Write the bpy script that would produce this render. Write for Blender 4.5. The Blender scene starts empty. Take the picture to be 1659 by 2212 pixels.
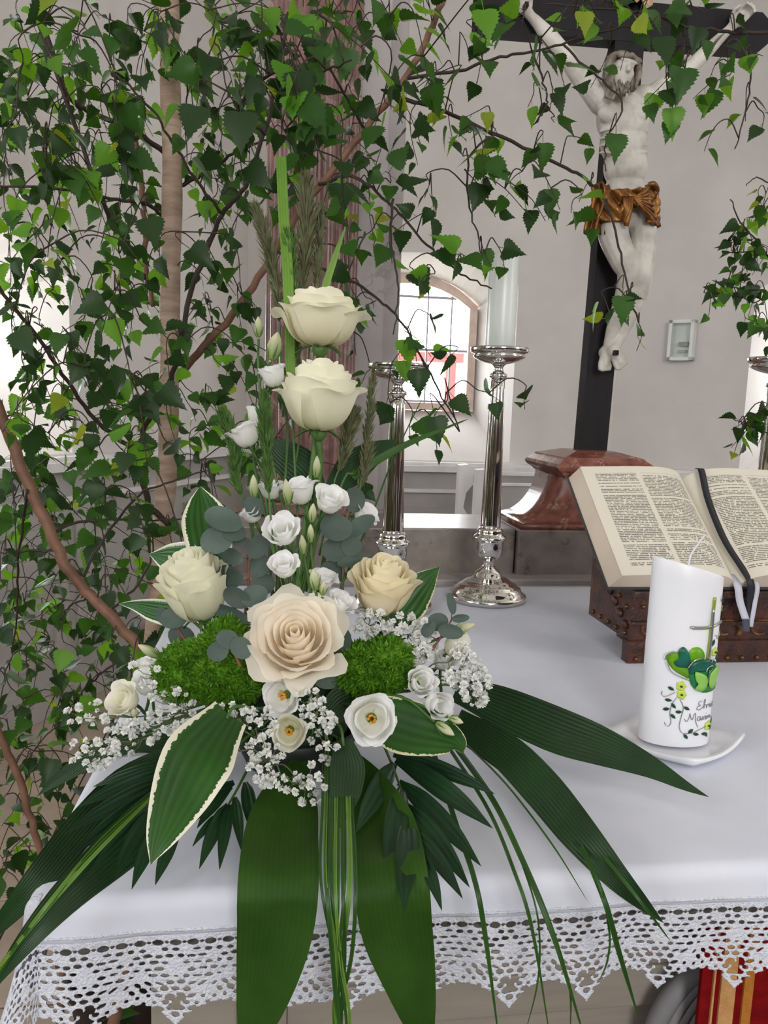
import bpy, bmesh, math, random
import numpy as np
from mathutils import Vector, Matrix

S = bpy.context.scene
COL = S.collection
rnd = random.Random(7)
PI = math.pi

# ------------------------------------------------------------------ camera
FPX = 1662.0
CAM = np.array([0.0, 0.0, 1.41])
_y, _p, _q = (math.radians(a) for a in (8.0, 8.0, 1.9))
CF = np.array([math.sin(_y) * math.cos(_p), math.cos(_y) * math.cos(_p), -math.sin(_p)])
_r = np.array([math.cos(_y), -math.sin(_y), 0.0])
_u = np.cross(_r, CF)
CR = _r * math.cos(_q) + _u * math.sin(_q)
CU = _u * math.cos(_q) - _r * math.sin(_q)
cam_data = bpy.data.cameras.new('camera')
cam = bpy.data.objects.new('camera', cam_data)
COL.objects.link(cam)
cam_data.sensor_fit = 'VERTICAL'
cam_data.sensor_height = 24.0
cam_data.lens = 24.0 * FPX / 2212.0
cam_data.clip_start = 0.02
m = Matrix((CR, CU, -CF)).transposed().to_4x4()
m.translation = Vector(CAM)
cam.matrix_world = m
S.camera = cam
S.view_settings.view_transform = 'Standard'
S.view_settings.look = 'None'
S.view_settings.exposure = -0.12
S.view_settings.gamma = 1.0
S.view_settings.use_curve_mapping = False


def ray(x, y):
    return CF + (x - 829.5) / FPX * CR + (1106 - y) / FPX * CU


def P(x, y, d):            # point at depth d (metres along the view axis)
    return CAM + ray(x, y) * d


def onz(x, y, z):
    r = ray(x, y)
    return CAM + r * (z - CAM[2]) / r[2]


def ony(x, y, Y):
    r = ray(x, y)
    return CAM + r * Y / r[1]


def proj(p):
    v = np.asarray(p) - CAM
    d = v @ CF
    return 829.5 + FPX * (v @ CR) / d, 1106 - FPX * (v @ CU) / d, d


# ------------------------------------------------------------------ daylight
W = bpy.data.worlds.new('overcast_sky')
S.world = W
W.use_nodes = True
bg = W.node_tree.nodes['Background']
bg.inputs[0].default_value = (0.93, 0.97, 1.0, 1)
bg.inputs[1].default_value = 15.0


def area(name, loc, target, sx, sy, watts, col=(1, 1, 1)):
    l = bpy.data.lights.new(name, 'AREA')
    l.shape = 'RECTANGLE'
    l.size, l.size_y = sx, sy
    l.energy = watts
    l.color = col
    o = bpy.data.objects.new(name, l)
    COL.objects.link(o)
    o.location = loc
    o.rotation_euler = (Vector(target) - Vector(loc)).to_track_quat('-Z', 'Y').to_euler()
    return o


# daylight of the nave windows behind the camera, in the plane of the nave walls, and of the
# window in the niche beside the birch, outside its pane; all face straight into the room
area('nave_window_left_offscreen', (-3.86, -0.6, 2.9), (0.0, -0.6, 2.9), 1.3, 2.6, 75, (0.97, 0.98, 1.0))
area('nave_window_left_rear_offscreen', (-3.86, -3.6, 2.9), (0.0, -3.6, 2.9), 1.3, 2.6, 65, (0.97, 0.98, 1.0))
area('nave_window_right_offscreen', (4.86, -1.2, 2.9), (0.0, -1.2, 2.9), 1.3, 2.6, 60, (1.0, 0.985, 0.96))
area('nave_window_end_offscreen', (0.4, -6.15, 3.1), (0.4, 0.0, 3.1), 2.0, 2.6, 260, (1.0, 0.99, 0.97))
area('window_left_offscreen', (-1.78, 3.31, 1.62), (-0.89, 2.85, 1.62), 0.9, 0.85, 24, (0.95, 0.98, 1.0))
S.cycles.caustics_reflective = False
S.cycles.caustics_refractive = False

# ------------------------------------------------------------------ helpers
def lin(c):
    return tuple((x / 12.92 if x <= 0.04045 else ((x + 0.055) / 1.055) ** 2.4) for x in c)


def hexc(r, g, b):
    return lin((r / 255, g / 255, b / 255)) + (1.0,)


def mat(name, c1, c2=None, scale=8.0, rough=0.6, metal=0.0, bump=0.0, bscale=60.0, transl=0.0,
        tcol=None, spec=0.4, detail=4.0, lo=0.35, hi=0.65, sss=0.0, objvar=0.0, stretch=None, coat=0.0):
    m = bpy.data.materials.new(name)
    m.use_nodes = True
    nt = m.node_tree
    N, L = nt.nodes, nt.links
    b = N['Principled BSDF']
    b.inputs['Roughness'].default_value = rough
    b.inputs['Metallic'].default_value = metal
    b.inputs['Specular IOR Level'].default_value = spec
    b.inputs['Coat Weight'].default_value = coat
    if sss:
        b.inputs['Subsurface Weight'].default_value = sss
        b.inputs['Subsurface Radius'].default_value = (0.01, 0.006, 0.004)
        b.inputs['Subsurface Scale'].default_value = 0.5
    tc = N.new('ShaderNodeTexCoord')
    src = tc.outputs['Object']
    if stretch:
        mp = N.new('ShaderNodeMapping')
        mp.inputs['Scale'].default_value = stretch
        L.new(src, mp.inputs[0])
        src = mp.outputs[0]
    colout = None
    if c2 is not None:
        no = N.new('ShaderNodeTexNoise')
        no.inputs['Scale'].default_value = scale
        no.inputs['Detail'].default_value = detail
        L.new(src, no.inputs['Vector'])
        mr = N.new('ShaderNodeMapRange')
        mr.inputs[1].default_value = lo
        mr.inputs[2].default_value = hi
        L.new(no.outputs[0], mr.inputs[0])
        mx = N.new('ShaderNodeMix')
        mx.data_type = 'RGBA'
        mx.inputs[6].default_value = c1
        mx.inputs[7].default_value = c2
        L.new(mr.outputs[0], mx.inputs[0])
        colout = mx.outputs[2]
    else:
        rgb = N.new('ShaderNodeRGB')
        rgb.outputs[0].default_value = c1
        colout = rgb.outputs[0]
    if objvar:
        oi = N.new('ShaderNodeObjectInfo')
        mr2 = N.new('ShaderNodeMapRange')
        mr2.inputs[3].default_value = 1 - objvar
        mr2.inputs[4].default_value = 1 + objvar
        L.new(oi.outputs['Random'], mr2.inputs[0])
        hs = N.new('ShaderNodeHueSaturation')
        L.new(mr2.outputs[0], hs.inputs['Value'])
        L.new(colout, hs.inputs['Color'])
        colout = hs.outputs[0]
    L.new(colout, b.inputs['Base Color'])
    if bump:
        nb = N.new('ShaderNodeTexNoise')
        nb.inputs['Scale'].default_value = bscale
        nb.inputs['Detail'].default_value = 3
        L.new(src, nb.inputs['Vector'])
        bp = N.new('ShaderNodeBump')
        bp.inputs['Strength'].default_value = bump
        bp.inputs['Distance'].default_value = 0.004
        L.new(nb.outputs[0], bp.inputs['Height'])
        L.new(bp.outputs[0], b.inputs['Normal'])
    if transl:
        tr = N.new('ShaderNodeBsdfTranslucent')
        ms = N.new('ShaderNodeMixShader')
        ms.inputs[0].default_value = transl
        if tcol:
            tr.inputs[0].default_value = tcol
        else:
            L.new(colout, tr.inputs[0])
        L.new(b.outputs[0], ms.inputs[1])
        L.new(tr.outputs[0], ms.inputs[2])
        L.new(ms.outputs[0], N['Material Output'].inputs[0])
    return m


def nodes_of(m):
    return m.node_tree.nodes, m.node_tree.links, m.node_tree.nodes['Principled BSDF']


def mk_mesh(name, v, f, smooth=True, uv=None, mats=None, midx=None):
    me = bpy.data.meshes.new(name)
    me.from_pydata([tuple(map(float, p)) for p in v], [], [tuple(map(int, q)) for q in f])
    if smooth:
        me.polygons.foreach_set('use_smooth', [True] * len(me.polygons))
    if uv is not None:
        ul = me.uv_layers.new(name='UVMap')
        li = np.empty(len(me.loops), dtype=np.int32)
        me.loops.foreach_get('vertex_index', li)
        ul.data.foreach_set('uv', np.asarray(uv, dtype=np.float32)[li].ravel())
    for mm in (mats or []):
        me.materials.append(mm)
    if midx is not None:
        me.polygons.foreach_set('material_index', [int(i) for i in midx])
    me.update()
    return me


def link(name, me, parent=None, loc=None):
    o = bpy.data.objects.new(name, me)
    COL.objects.link(o)
    if parent is not None:
        o.parent = parent
    if loc is not None:
        o.location = tuple(map(float, loc))
    return o


def obj(name, v, f, m, parent=None, smooth=True, uv=None, org=None):
    """one mesh object; v in world metres, org = world position of the parent thing"""
    v = np.asarray(v, dtype=float).reshape(-1, 3)
    if org is not None:
        v = v - np.asarray(org)
    return link(name, mk_mesh(name, v, f, smooth, uv, [m]), parent)


def tag(o, label=None, cat=None, group=None, kind=None):
    if label: o['label'] = label
    if cat: o['category'] = cat
    if group: o['group'] = group
    if kind: o['kind'] = kind
    return o


def thing(name, label, cat, loc, group=None):
    o = bpy.data.objects.new(name, None)
    o.empty_display_size = 0.03
    COL.objects.link(o)
    o.location = tuple(map(float, loc))
    return tag(o, label, cat, group)


def solo(name, v, f, m, label, cat, org, group=None, smooth=True, uv=None):
    """a thing that is one mesh"""
    org = np.asarray(org, dtype=float)
    v = np.asarray(v, dtype=float).reshape(-1, 3) - org
    o = link(name, mk_mesh(name, v, f, smooth, uv, [m]), None, org)
    return tag(o, label, cat, group)


class MB:
    def __init__(s):
        s.v, s.f = [], []

    def add(s, v, f):
        b = len(s.v)
        s.v.extend([tuple(p) for p in v])
        s.f.extend([tuple(i + b for i in q) for q in f])
        return s

    def box(s, x0, x1, y0, y1, z0, z1, ch=0.0):
        if ch <= 0:
            v = [(x, y, z) for z in (z0, z1) for y in (y0, y1) for x in (x0, x1)]
            f = [(0, 2, 3, 1), (4, 5, 7, 6), (0, 1, 5, 4), (2, 6, 7, 3), (0, 4, 6, 2), (1, 3, 7, 5)]
            return s.add(v, f)
        bm = bmesh.new()
        bmesh.ops.create_cube(bm, size=1)
        for q in bm.verts:
            q.co = Vector(((x0 + x1) / 2 + q.co.x * (x1 - x0), (y0 + y1) / 2 + q.co.y * (y1 - y0),
                           (z0 + z1) / 2 + q.co.z * (z1 - z0)))
        bmesh.ops.bevel(bm, geom=bm.edges[:], offset=ch, segments=2, affect='EDGES', profile=0.6)
        bm.verts.index_update()
        v = [tuple(q.co) for q in bm.verts]
        f = [tuple(q.index for q in fc.verts) for fc in bm.faces]
        bm.free()
        return s.add(v, f)


def tube(pts, rad, n=6, cap=True):
    pts = np.asarray(pts, dtype=float)
    k = len(pts)
    rad = np.broadcast_to(np.asarray(rad, dtype=float), (k,))
    t = np.gradient(pts, axis=0)
    t /= np.linalg.norm(t, axis=1)[:, None] + 1e-12
    ref = np.array([0, 0, 1.0]) if abs(t[0][2]) < 0.9 else np.array([1.0, 0, 0])
    a = np.cross(t[0], ref)
    a /= np.linalg.norm(a)
    V = []
    for i in range(k):
        a = a - t[i] * (a @ t[i])
        a /= np.linalg.norm(a) + 1e-12
        b = np.cross(t[i], a)
        for j in range(n):
            q = 2 * PI * j / n
            V.append(pts[i] + rad[i] * (math.cos(q) * a + math.sin(q) * b))
    F = [(i * n + j, i * n + (j + 1) % n, (i + 1) * n + (j + 1) % n, (i + 1) * n + j)
         for i in range(k - 1) for j in range(n)]
    if cap:
        F.append(tuple(range(n))[::-1])
        F.append(tuple((k - 1) * n + j for j in range(n)))
    return V, F


def lathe(prof, n=40, org=(0, 0, 0), ax=1.0, ay=1.0):
    """prof: (z, r) pairs from bottom to top"""
    V, F = [], []
    for z, r in prof:
        for j in range(n):
            q = 2 * PI * j / n
            V.append((org[0] + ax * r * math.cos(q), org[1] + ay * r * math.sin(q), org[2] + z))
    k = len(prof)
    for i in range(k - 1):
        for j in range(n):
            F.append((i * n + j, i * n + (j + 1) % n, (i + 1) * n + (j + 1) % n, (i + 1) * n + j))
    F.append(tuple(range(n))[::-1])
    F.append(tuple((k - 1) * n + j for j in range(n)))
    return V, F


def spline(pts, n=16):
    """Catmull-Rom through the points"""
    p = np.asarray(pts, dtype=float)
    if len(p) == 2:
        return np.array([p[0] + (p[1] - p[0]) * t for t in np.linspace(0, 1, n)])
    q = np.vstack([2 * p[0] - p[1], p, 2 * p[-1] - p[-2]])
    out = []
    m_ = len(p) - 1
    for s in np.linspace(0, m_, n):
        i = min(int(s), m_ - 1)
        t = s - i
        a, b, c, d = q[i], q[i + 1], q[i + 2], q[i + 3]
        out.append(0.5 * (2 * b + (c - a) * t + (2 * a - 5 * b + 4 * c - d) * t * t + (3 * b - a - 3 * c + d) * t ** 3))
    return np.array(out)


def unit(v):
    v = np.asarray(v, dtype=float)
    return v / (np.linalg.norm(v) + 1e-12)


def frame(axis, hint=(0, 0, 1)):
    """columns x, y, z with z along axis"""
    z = unit(axis)
    x = np.cross(hint, z)
    if np.linalg.norm(x) < 1e-3:
        x = np.cross((1, 0, 0), z)
    x = unit(x)
    return np.stack([x, np.cross(z, x), z], axis=1)


def camdir(a, b, c):
    """direction given as right / up / towards the camera"""
    return unit(a * CR + b * CU - c * CF)


def grid_faces(nu, nv):
    return [(i * nv + j, (i + 1) * nv + j, (i + 1) * nv + j + 1, i * nv + j + 1)
            for i in range(nu - 1) for j in range(nv - 1)]


# ------------------------------------------------------------------ materials of the building
M_plaster = mat('white_plaster', hexc(216, 212, 208), hexc(207, 202, 198), scale=2.5, rough=0.9, bump=0.15, bscale=25, spec=0.1)
M_vault = mat('vault_plaster', hexc(216, 212, 208), hexc(207, 202, 198), scale=2.5, rough=0.9, bump=0.1, bscale=18, spec=0.1)
M_pane_wood = mat('window_wood', hexc(226, 205, 192), hexc(205, 182, 170), scale=14, rough=0.5)
M_lead = mat('glazing_bar', hexc(150, 150, 155), rough=0.4, metal=0.5)
M_wains = mat('grey_painted_panel', hexc(172, 168, 164), hexc(161, 157, 153), scale=5, rough=0.45)
M_rail = mat('white_painted_wood', hexc(222, 220, 218), hexc(210, 208, 206), scale=9, rough=0.4)
M_floor = mat('floor_joint', hexc(84, 70, 58), hexc(66, 54, 46), scale=12, rough=0.9)
M_tile = mat('stone_tile', hexc(176, 160, 143), hexc(156, 140, 126), scale=6, rough=0.5, objvar=0.08, bump=0.05)

M_glass = bpy.data.materials.new('window_glass')
M_glass.use_nodes = True
_N, _L, _b = nodes_of(M_glass)
_b.inputs['Base Color'].default_value = (1, 1, 1, 1)
_b.inputs['Roughness'].default_value = 0.03
_t = _N.new('ShaderNodeBsdfTransparent')
_t.inputs[0].default_value = (0.97, 0.985, 0.98, 1)
_m = _N.new('ShaderNodeMixShader')
_m.inputs[0].default_value = 0.93
_L.new(_b.outputs[0], _m.inputs[1])
_L.new(_t.outputs[0], _m.inputs[2])
_L.new(_m.outputs[0], _N['Material Output'].inputs[0])

# ------------------------------------------------------------------ room shell
ZS = 2.60                                   # springing of the vault
A0, A1, A2, A3 = (-1.75, 2.0), (-0.2, 5.0), (2.25, 5.0), (4.3, 2.95)


def wall(name, a, b, z0, z1, opens=(), thick=0.45, out=None):
    """a wall from a to b (seen from inside), with deep splayed arched openings"""
    a, b = np.array(a), np.array(b)
    Ln = np.linalg.norm(b - a)
    t = (b - a) / Ln
    nrm = np.array([-t[1], t[0]])            # to the outside
    mb = MB()

    def pt(s, z, d=0.0):
        q = a + t * s + nrm * d
        return (q[0], q[1], z)

    def quad(s0, s1, z0_, z1_):
        mb.add([pt(s0, z0_), pt(s1, z0_), pt(s1, z1_), pt(s0, z1_)], [(0, 1, 2, 3)])

    s_cur = 0.0
    for o in sorted(opens, key=lambda o: o['s0']):
        s0, s1, zb, zt, rise = o['s0'], o['s1'], o['zb'], o['zt'], o['rise']
        quad(s_cur, s0, z0, z1)
        quad(s0, s1, z0, zb)
        n = 14
        ss = np.linspace(s0, s1, n + 1)
        c, h = (s0 + s1) / 2, (s1 - s0) / 2
        arch = zt - rise * (np.abs(ss - c) / h) ** 2.2
        for i in range(n):
            mb.add([pt(ss[i], arch[i]), pt(ss[i + 1], arch[i + 1]), pt(ss[i + 1], z1), pt(ss[i], z1)], [(0, 1, 2, 3)])
        # reveals: from the wall face to the frame plane at depth thick, narrower there
        f0, f1, fb, ft = o['f0'], o['f1'], o['fb'], o['ft']
        fs = np.linspace(f0, f1, n + 1)
        fc, fh = (f0 + f1) / 2, (f1 - f0) / 2
        farch = ft - o['frise'] * (np.abs(fs - fc) / fh) ** 2.2
        for i in range(n):
            mb.add([pt(ss[i], arch[i]), pt(fs[i], farch[i], thick), pt(fs[i + 1], farch[i + 1], thick), pt(ss[i + 1], arch[i + 1])], [(0, 1, 2, 3)])
        mb.add([pt(s0, zb), pt(f0, fb, thick), pt(f0, farch[0], thick), pt(s0, arch[0])], [(0, 1, 2, 3)])
        mb.add([pt(s1, zb), pt(s1, arch[-1]), pt(f1, farch[-1], thick), pt(f1, fb, thick)], [(0, 1, 2, 3)])
        mb.add([pt(s0, zb), pt(s1, zb), pt(f1, fb, thick), pt(f0, fb, thick)], [(0, 1, 2, 3)])
        s_cur = s1
        # frame, bars, pane
        wname = o['name']
        fr = MB()
        w = o.get('fw', 0.05)
        d0, d1 = thick - 0.05, thick + 0.03

        def bar(sa, sb, za, zb_, da=d0, db=d1):
            q = [pt(s_, z_, d_) for d_ in (da, db) for z_ in (za, zb_) for s_ in (sa, sb)]
            fr.add(q, [(0, 1, 3, 2), (4, 6, 7, 5), (0, 4, 5, 1), (2, 3, 7, 6), (0, 2, 6, 4), (1, 5, 7, 3)])
        bar(f0, f0 + w, fb, farch[0] - 0.002)
        bar(f1 - w, f1, fb, farch[-1] - 0.002)
        bar(f0 + .003, f1 - .003, fb + .002, fb + w, d0 + .002, d1 - .002)
        for i in range(n):
            q = [pt(fs[i], farch[i] - w, d0), pt(fs[i + 1], farch[i + 1] - w, d0), pt(fs[i + 1], farch[i + 1] + .01, d0), pt(fs[i], farch[i] + .01, d0),
                 pt(fs[i], farch[i] - w, d1), pt(fs[i + 1], farch[i + 1] - w, d1)]
            q = [(x_ + nrm[0] * .003, y_ + nrm[1] * .003, z_) for x_, y_, z_ in q]
            fr.add(q, [(0, 1, 2, 3), (0, 4, 5, 1)])
        wo = obj(wname, fr.v, fr.f, M_pane_wood, smooth=False)
        tag(wo, kind='structure')
        bb = MB()
        fr_v, fr_f = fr.v, fr.f
        for zz in o['bars_z']:
            fr = MB()
            bar(f0 + w, f1 - w, zz - 0.008, zz + 0.008, thick - 0.01, thick + 0.01)
            obj('glazing_bar', fr.v, fr.f, M_lead, wo, smooth=False)
        for sb_ in o['bars_s']:
            fr = MB()
            top = ft - o['frise'] * (abs(sb_ - fc) / fh) ** 2.2 - w
            bar(sb_ - 0.005, sb_ + 0.005, fb + w, top, thick - 0.008, thick + 0.008)
            obj('glazing_bar', fr.v, fr.f, M_lead, wo, smooth=False)
        gp = [pt(fs[i], farch[i] - w * .5, thick + .004) for i in range(n + 1)]
        gp = [pt(f0 + w * .5, fb + w * .5, thick + .004)] + gp + [pt(f1 - w * .5, fb + w * .5, thick + .004)]
        gp = gp[::-1]
        obj('pane', gp, [tuple(range(len(gp)))], M_glass, wo, smooth=False)
    quad(s_cur, Ln, z0, z1)
    o = obj(name, mb.v, mb.f, M_plaster, smooth=False)
    return tag(o, kind='structure')


def seg_s(a, b, x, y):
    """distance along wall a-b of the point seen at pixel x, y"""
    a, b = np.array(a), np.array(b)
    t = unit(b - a)
    n = np.array([-t[1], t[0]])
    r = ray(x, y)
    k = ((a - CAM[:2]) @ n) / (r[:2] @ n)
    p = CAM + r * k
    return (p[:2] - a) @ t, p[2]


# the window behind the candlesticks
sR, _ = seg_s(A1, A2, 1108, 850)
_, zSill = seg_s(A1, A2, 1000, 996)
_, zTop = seg_s(A1, A2, 905, 545)
fR = seg_s((A1[0], 5.45), (A2[0], 5.45), 1022, 800)[0]
zF0 = seg_s((A1[0], 5.45), (A2[0], 5.45), 960, 888)[1]
zF1 = seg_s((A1[0], 5.45), (A2[0], 5.45), 890, 596)[1]
cW = seg_s((A1[0], 5.45), (A2[0], 5.45), 880, 800)[0]
hF = fR - cW
hN = sR - cW
zB = seg_s((A1[0], 5.45), (A2[0], 5.45), 950, 757)[1]
wall('wall_back', A1, A2, 0.0, ZS, [dict(
    name='window_1', s0=cW - hN, s1=cW + hN, zb=zSill, zt=zTop, rise=0.16, f0=cW - hF, f1=cW + hF, fb=zF0, ft=zF1, frise=0.2,
    bars_z=[zB, zB - 0.36, zB + 0.36], bars_s=[cW - 0.13, cW + 0.13, cW + 0.3], fw=0.055)])
# left wall: bright niche beside the birch
sA, zA = seg_s(A0, A1, 150, 700)
zAt = seg_s(A0, A1, 80, 495)[1]
zAb = seg_s(A0, A1, 60, 985)[1]
wall('wall_left', A0, A1, 0.0, ZS, [dict(
    name='window_2', s0=sA - 1.35, s1=sA, zb=zAb, zt=zAt, rise=0.16, f0=sA - 1.15, f1=sA - 0.2, fb=zAb + 0.25, ft=zAt - 0.08, frise=0.2,
    bars_z=[zAb + 0.7, zAb + 1.05], bars_s=[sA - 0.9, sA - 0.67, sA - 0.44])])
sB, zBt = seg_s(A2, A3, 1612, 850)
zBb = seg_s(A2, A3, 1630, 1022)[1]
wall('wall_right', A2, A3, 0.0, ZS, [dict(
    name='window_3', s0=sB, s1=sB + 1.0, zb=zBb, zt=zBb + 1.25, rise=0.16, f0=sB + 0.16, f1=sB + 0.84, fb=zBb + 0.22, ft=zBb + 1.15, frise=0.18,
    bars_z=[zBb + 0.5, zBb + 0.8], bars_s=[sB + 0.4, sB + 0.6])])
# nave walls and end, where the camera stands
for nm, a, b in (('wall_nave_left', (-3.9, -6.2), (-3.9, 2.0)), ('wall_chancel_left', (-3.9, 2.0), A0), ('wall_chancel_right', A3, (4.9, 2.95)), ('wall_nave_right', (4.9, 2.95), (4.9, -6.2)), ('wall_nave_end', (4.9, -6.2), (-3.9, -6.2))):
    wall(nm, a, b, 0.0, 5.2)
# the vault: a coved ceiling rising from the springing line towards the middle
ring = [np.array(A0), np.array(A1), np.array(A2), np.array(A3)]
plan = []
for i in range(3):
    for k in range(14):
        plan.append(ring[i] + (ring[i + 1] - ring[i]) * k / 14)
plan.append(ring[3])
plan = np.array(plan)
ctr = np.array([0.6, 0.6])
V, F = [], []
lv = 16
for j in range(lv + 1):
    q = j / lv * PI / 2
    k_in = 1 - 0.92 * (1 - math.cos(q))
    z = ZS - 0.03 + 2.6 * math.sin(q)
    for p_ in plan:
        pp = ctr + (p_ - ctr) * k_in
        V.append((pp[0], pp[1], z))
npn = len(plan)
F = [(j * npn + i, j * npn + i + 1, (j + 1) * npn + i + 1, (j + 1) * npn + i) for j in range(lv) for i in range(npn - 1)]
tag(obj('ceiling', V, F, M_vault), kind='structure')
tag(obj('ceiling_nave', [(-3.9, -6.2, 5.17), (4.9, -6.2, 5.17), (4.9, 2.9, 5.17), (-3.9, 2.9, 5.17)], [(0, 3, 2, 1)], M_vault, smooth=False), kind='structure')

# floor with stone tiles
fl = tag(obj('floor', [(-4.2, -6.4, -0.008), (5.2, -6.4, -0.008), (5.2, 5.4, -0.008), (-4.2, 5.4, -0.008)], [(0, 1, 2, 3)], M_floor, smooth=False), kind='structure')
tb = MB().box(-0.197, 0.197, -0.197, 0.197, -0.008, 0.0, 0.003)
tile_me = mk_mesh('tile', tb.v, tb.f, False, None, [M_tile])
for i in range(13):
    for j in range(10):
        link('tile', tile_me, fl, (-3.3 + 0.4 * i, 0.7 + 0.4 * j, 0))

# wainscot round the apse: panelled grey boarding with white mouldings
def wains(a, b, nm, ztop, pan):
    a, b = np.array(a), np.array(b)
    t = unit(b - a)
    n = np.array([t[1], -t[0]])              # to the inside
    Ln = np.linalg.norm(b - a)

    def bx(s0, s1, d0, d1, z0, z1):
        q = [(*(a + t * s_ + n * d_), z_) for z_ in (z0, z1) for d_ in (d0, d1) for s_ in (s0, s1)]
        return q, [(0, 2, 3, 1), (4, 5, 7, 6), (0, 1, 5, 4), (2, 6, 7, 3), (0, 4, 6, 2), (1, 3, 7, 5)]
    root = tag(obj(nm, *bx(0, Ln, 0.004, 0.03, 0, ztop - 0.06), M_wains, smooth=False), kind='structure')
    obj('cap_rail', *bx(0, Ln, 0.0, 0.09, ztop - 0.06, ztop - 0.02), M_rail, root, smooth=False)
    obj('cap_moulding', *bx(0, Ln, 0.0, 0.06, ztop - 0.02, ztop), M_rail, root, smooth=False)
    obj('lower_moulding', *bx(0, Ln, 0.03, 0.055, ztop - 0.2, ztop - 0.175), M_rail, root, smooth=False)
    obj('skirting', *bx(0, Ln, 0.03, 0.05, 0, 0.14), M_wains, root, smooth=False)
    k = max(1, int(Ln / pan))
    w = Ln / k
    for i in range(k):
        obj('stile', *bx(i * w - 0.04, i * w + 0.04, 0.03, 0.045, 0.14, ztop - 0.2), M_wains, root, smooth=False)
        q, f_ = bx(i * w + 0.1, (i + 1) * w - 0.1, 0.03, 0.042, 0.24, ztop - 0.3)
        obj('panel', q, f_, M_wains, root, smooth=False)


wains(A1, A2, 'trim_1', zSill - 0.01, 0.8)
wains(A0, A1, 'trim_2', zAb - 0.01, 0.75)
wains(A2, A3, 'trim_3', zBb - 0.01, 0.8)

# unseen dark boxes added round the camera so the silver reflects dark tones
M_added_dark = mat('added_dark_wood', hexc(74, 50, 34), hexc(54, 36, 26), scale=8, rough=0.45, stretch=(4, 4, 1))
for nm, bx_ in (('trim_added_left', (-3.88, -3.8, -6.1, 1.9)), ('trim_added_right', (4.8, 4.88, -6.1, 2.8)), ('trim_added_end', (-3.8, 4.8, -6.15, -6.05))):
    mb = MB().box(bx_[0], bx_[1], bx_[2], bx_[3], 0, 1.55 if nm != 'trim_added_end' else 1.65)
    tag(obj(nm, mb.v, mb.f, M_added_dark, smooth=False), kind='structure')

# red frame outside the window
M_red = mat('red_painted_steel', hexc(140, 52, 50), rough=0.6)
_pc = ony(972, 800, 7.5)
_p0 = ony(935, 782, 7.5)
_pl = ony(700, 790, 7.5)
mb = MB().box(_pc[0] - 0.05, _pc[0] + 0.05, 7.45, 7.55, 0, _p0[2])
o_ = thing('scaffold_frame', 'red steel frame standing outside the arched window', 'frame', (_pc[0], 7.5, 0))
obj('post', mb.v, mb.f, M_red, o_, False, org=(_pc[0], 7.5, 0))
mb = MB().box(_pl[0], _pc[0] + 0.12, 7.44, 7.56, _p0[2], _p0[2] + 0.09)
obj('crossbar', mb.v, mb.f, M_red, o_, False, org=(_pc[0], 7.5, 0))
mb = MB().box(_pl[0] - 0.05, _pl[0] + 0.05, 7.45, 7.55, 0, _p0[2])
obj('post', mb.v, mb.f, M_red, o_, False, org=(_pc[0], 7.5, 0))
mb = MB().box(-30, 40, 5.6, 60, -0.05, 0)
M_ground = mat('pale_gravel', hexc(200, 196, 188), hexc(180, 176, 168), scale=3, rough=0.9)
tag(obj('ground', mb.v, mb.f, M_ground, smooth=False), kind='structure')
# ------------------------------------------------------------------ marble and altar materials
def marble(name, base, dark, vein, scale=5.0, rough=0.25, stretch=None, vw=0.06):
    m = mat(name, base, dark, scale=scale, rough=rough, spec=0.5, stretch=stretch, detail=8, lo=0.3, hi=0.7)
    N, L, b = nodes_of(m)
    tc = [n for n in N if n.type == 'TEX_COORD'][0]
    n1 = N.new('ShaderNodeTexNoise')
    n1.inputs['Scale'].default_value = scale * 1.7
    n1.inputs['Detail'].default_value = 6
    n1.inputs['Distortion'].default_value = 1.2
    L.new(tc.outputs['Object'], n1.inputs['Vector'])
    a = N.new('ShaderNodeMath'); a.operation = 'SUBTRACT'; a.inputs[1].default_value = 0.5
    L.new(n1.outputs[0], a.inputs[0])
    ab = N.new('ShaderNodeMath'); ab.operation = 'ABSOLUTE'
    L.new(a.outputs[0], ab.inputs[0])
    mr = N.new('ShaderNodeMapRange')
    mr.inputs[1].default_value = 0.0; mr.inputs[2].default_value = vw
    mr.inputs[3].default_value = 0.75; mr.inputs[4].default_value = 0.0
    L.new(ab.outputs[0], mr.inputs[0])
    n2 = N.new('ShaderNodeTexNoise'); n2.inputs['Scale'].default_value = scale * 0.6
    L.new(tc.outputs['Object'], n2.inputs['Vector'])
    m2 = N.new('ShaderNodeMapRange'); m2.inputs[1].default_value = 0.54; m2.inputs[2].default_value = 0.64
    L.new(n2.outputs[0], m2.inputs[0])
    mu = N.new('ShaderNodeMath'); mu.operation = 'MULTIPLY'
    L.new(mr.outputs[0], mu.inputs[0]); L.new(m2.outputs[0], mu.inputs[1])
    mx = N.new('ShaderNodeMix'); mx.data_type = 'RGBA'
    old = b.inputs['Base Color'].links[0].from_socket
    L.new(old, mx.inputs[6]); mx.inputs[7].default_value = vein
    L.new(mu.outputs[0], mx.inputs[0])
    L.new(mx.outputs[2], b.inputs['Base Color'])
    return m


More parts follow.
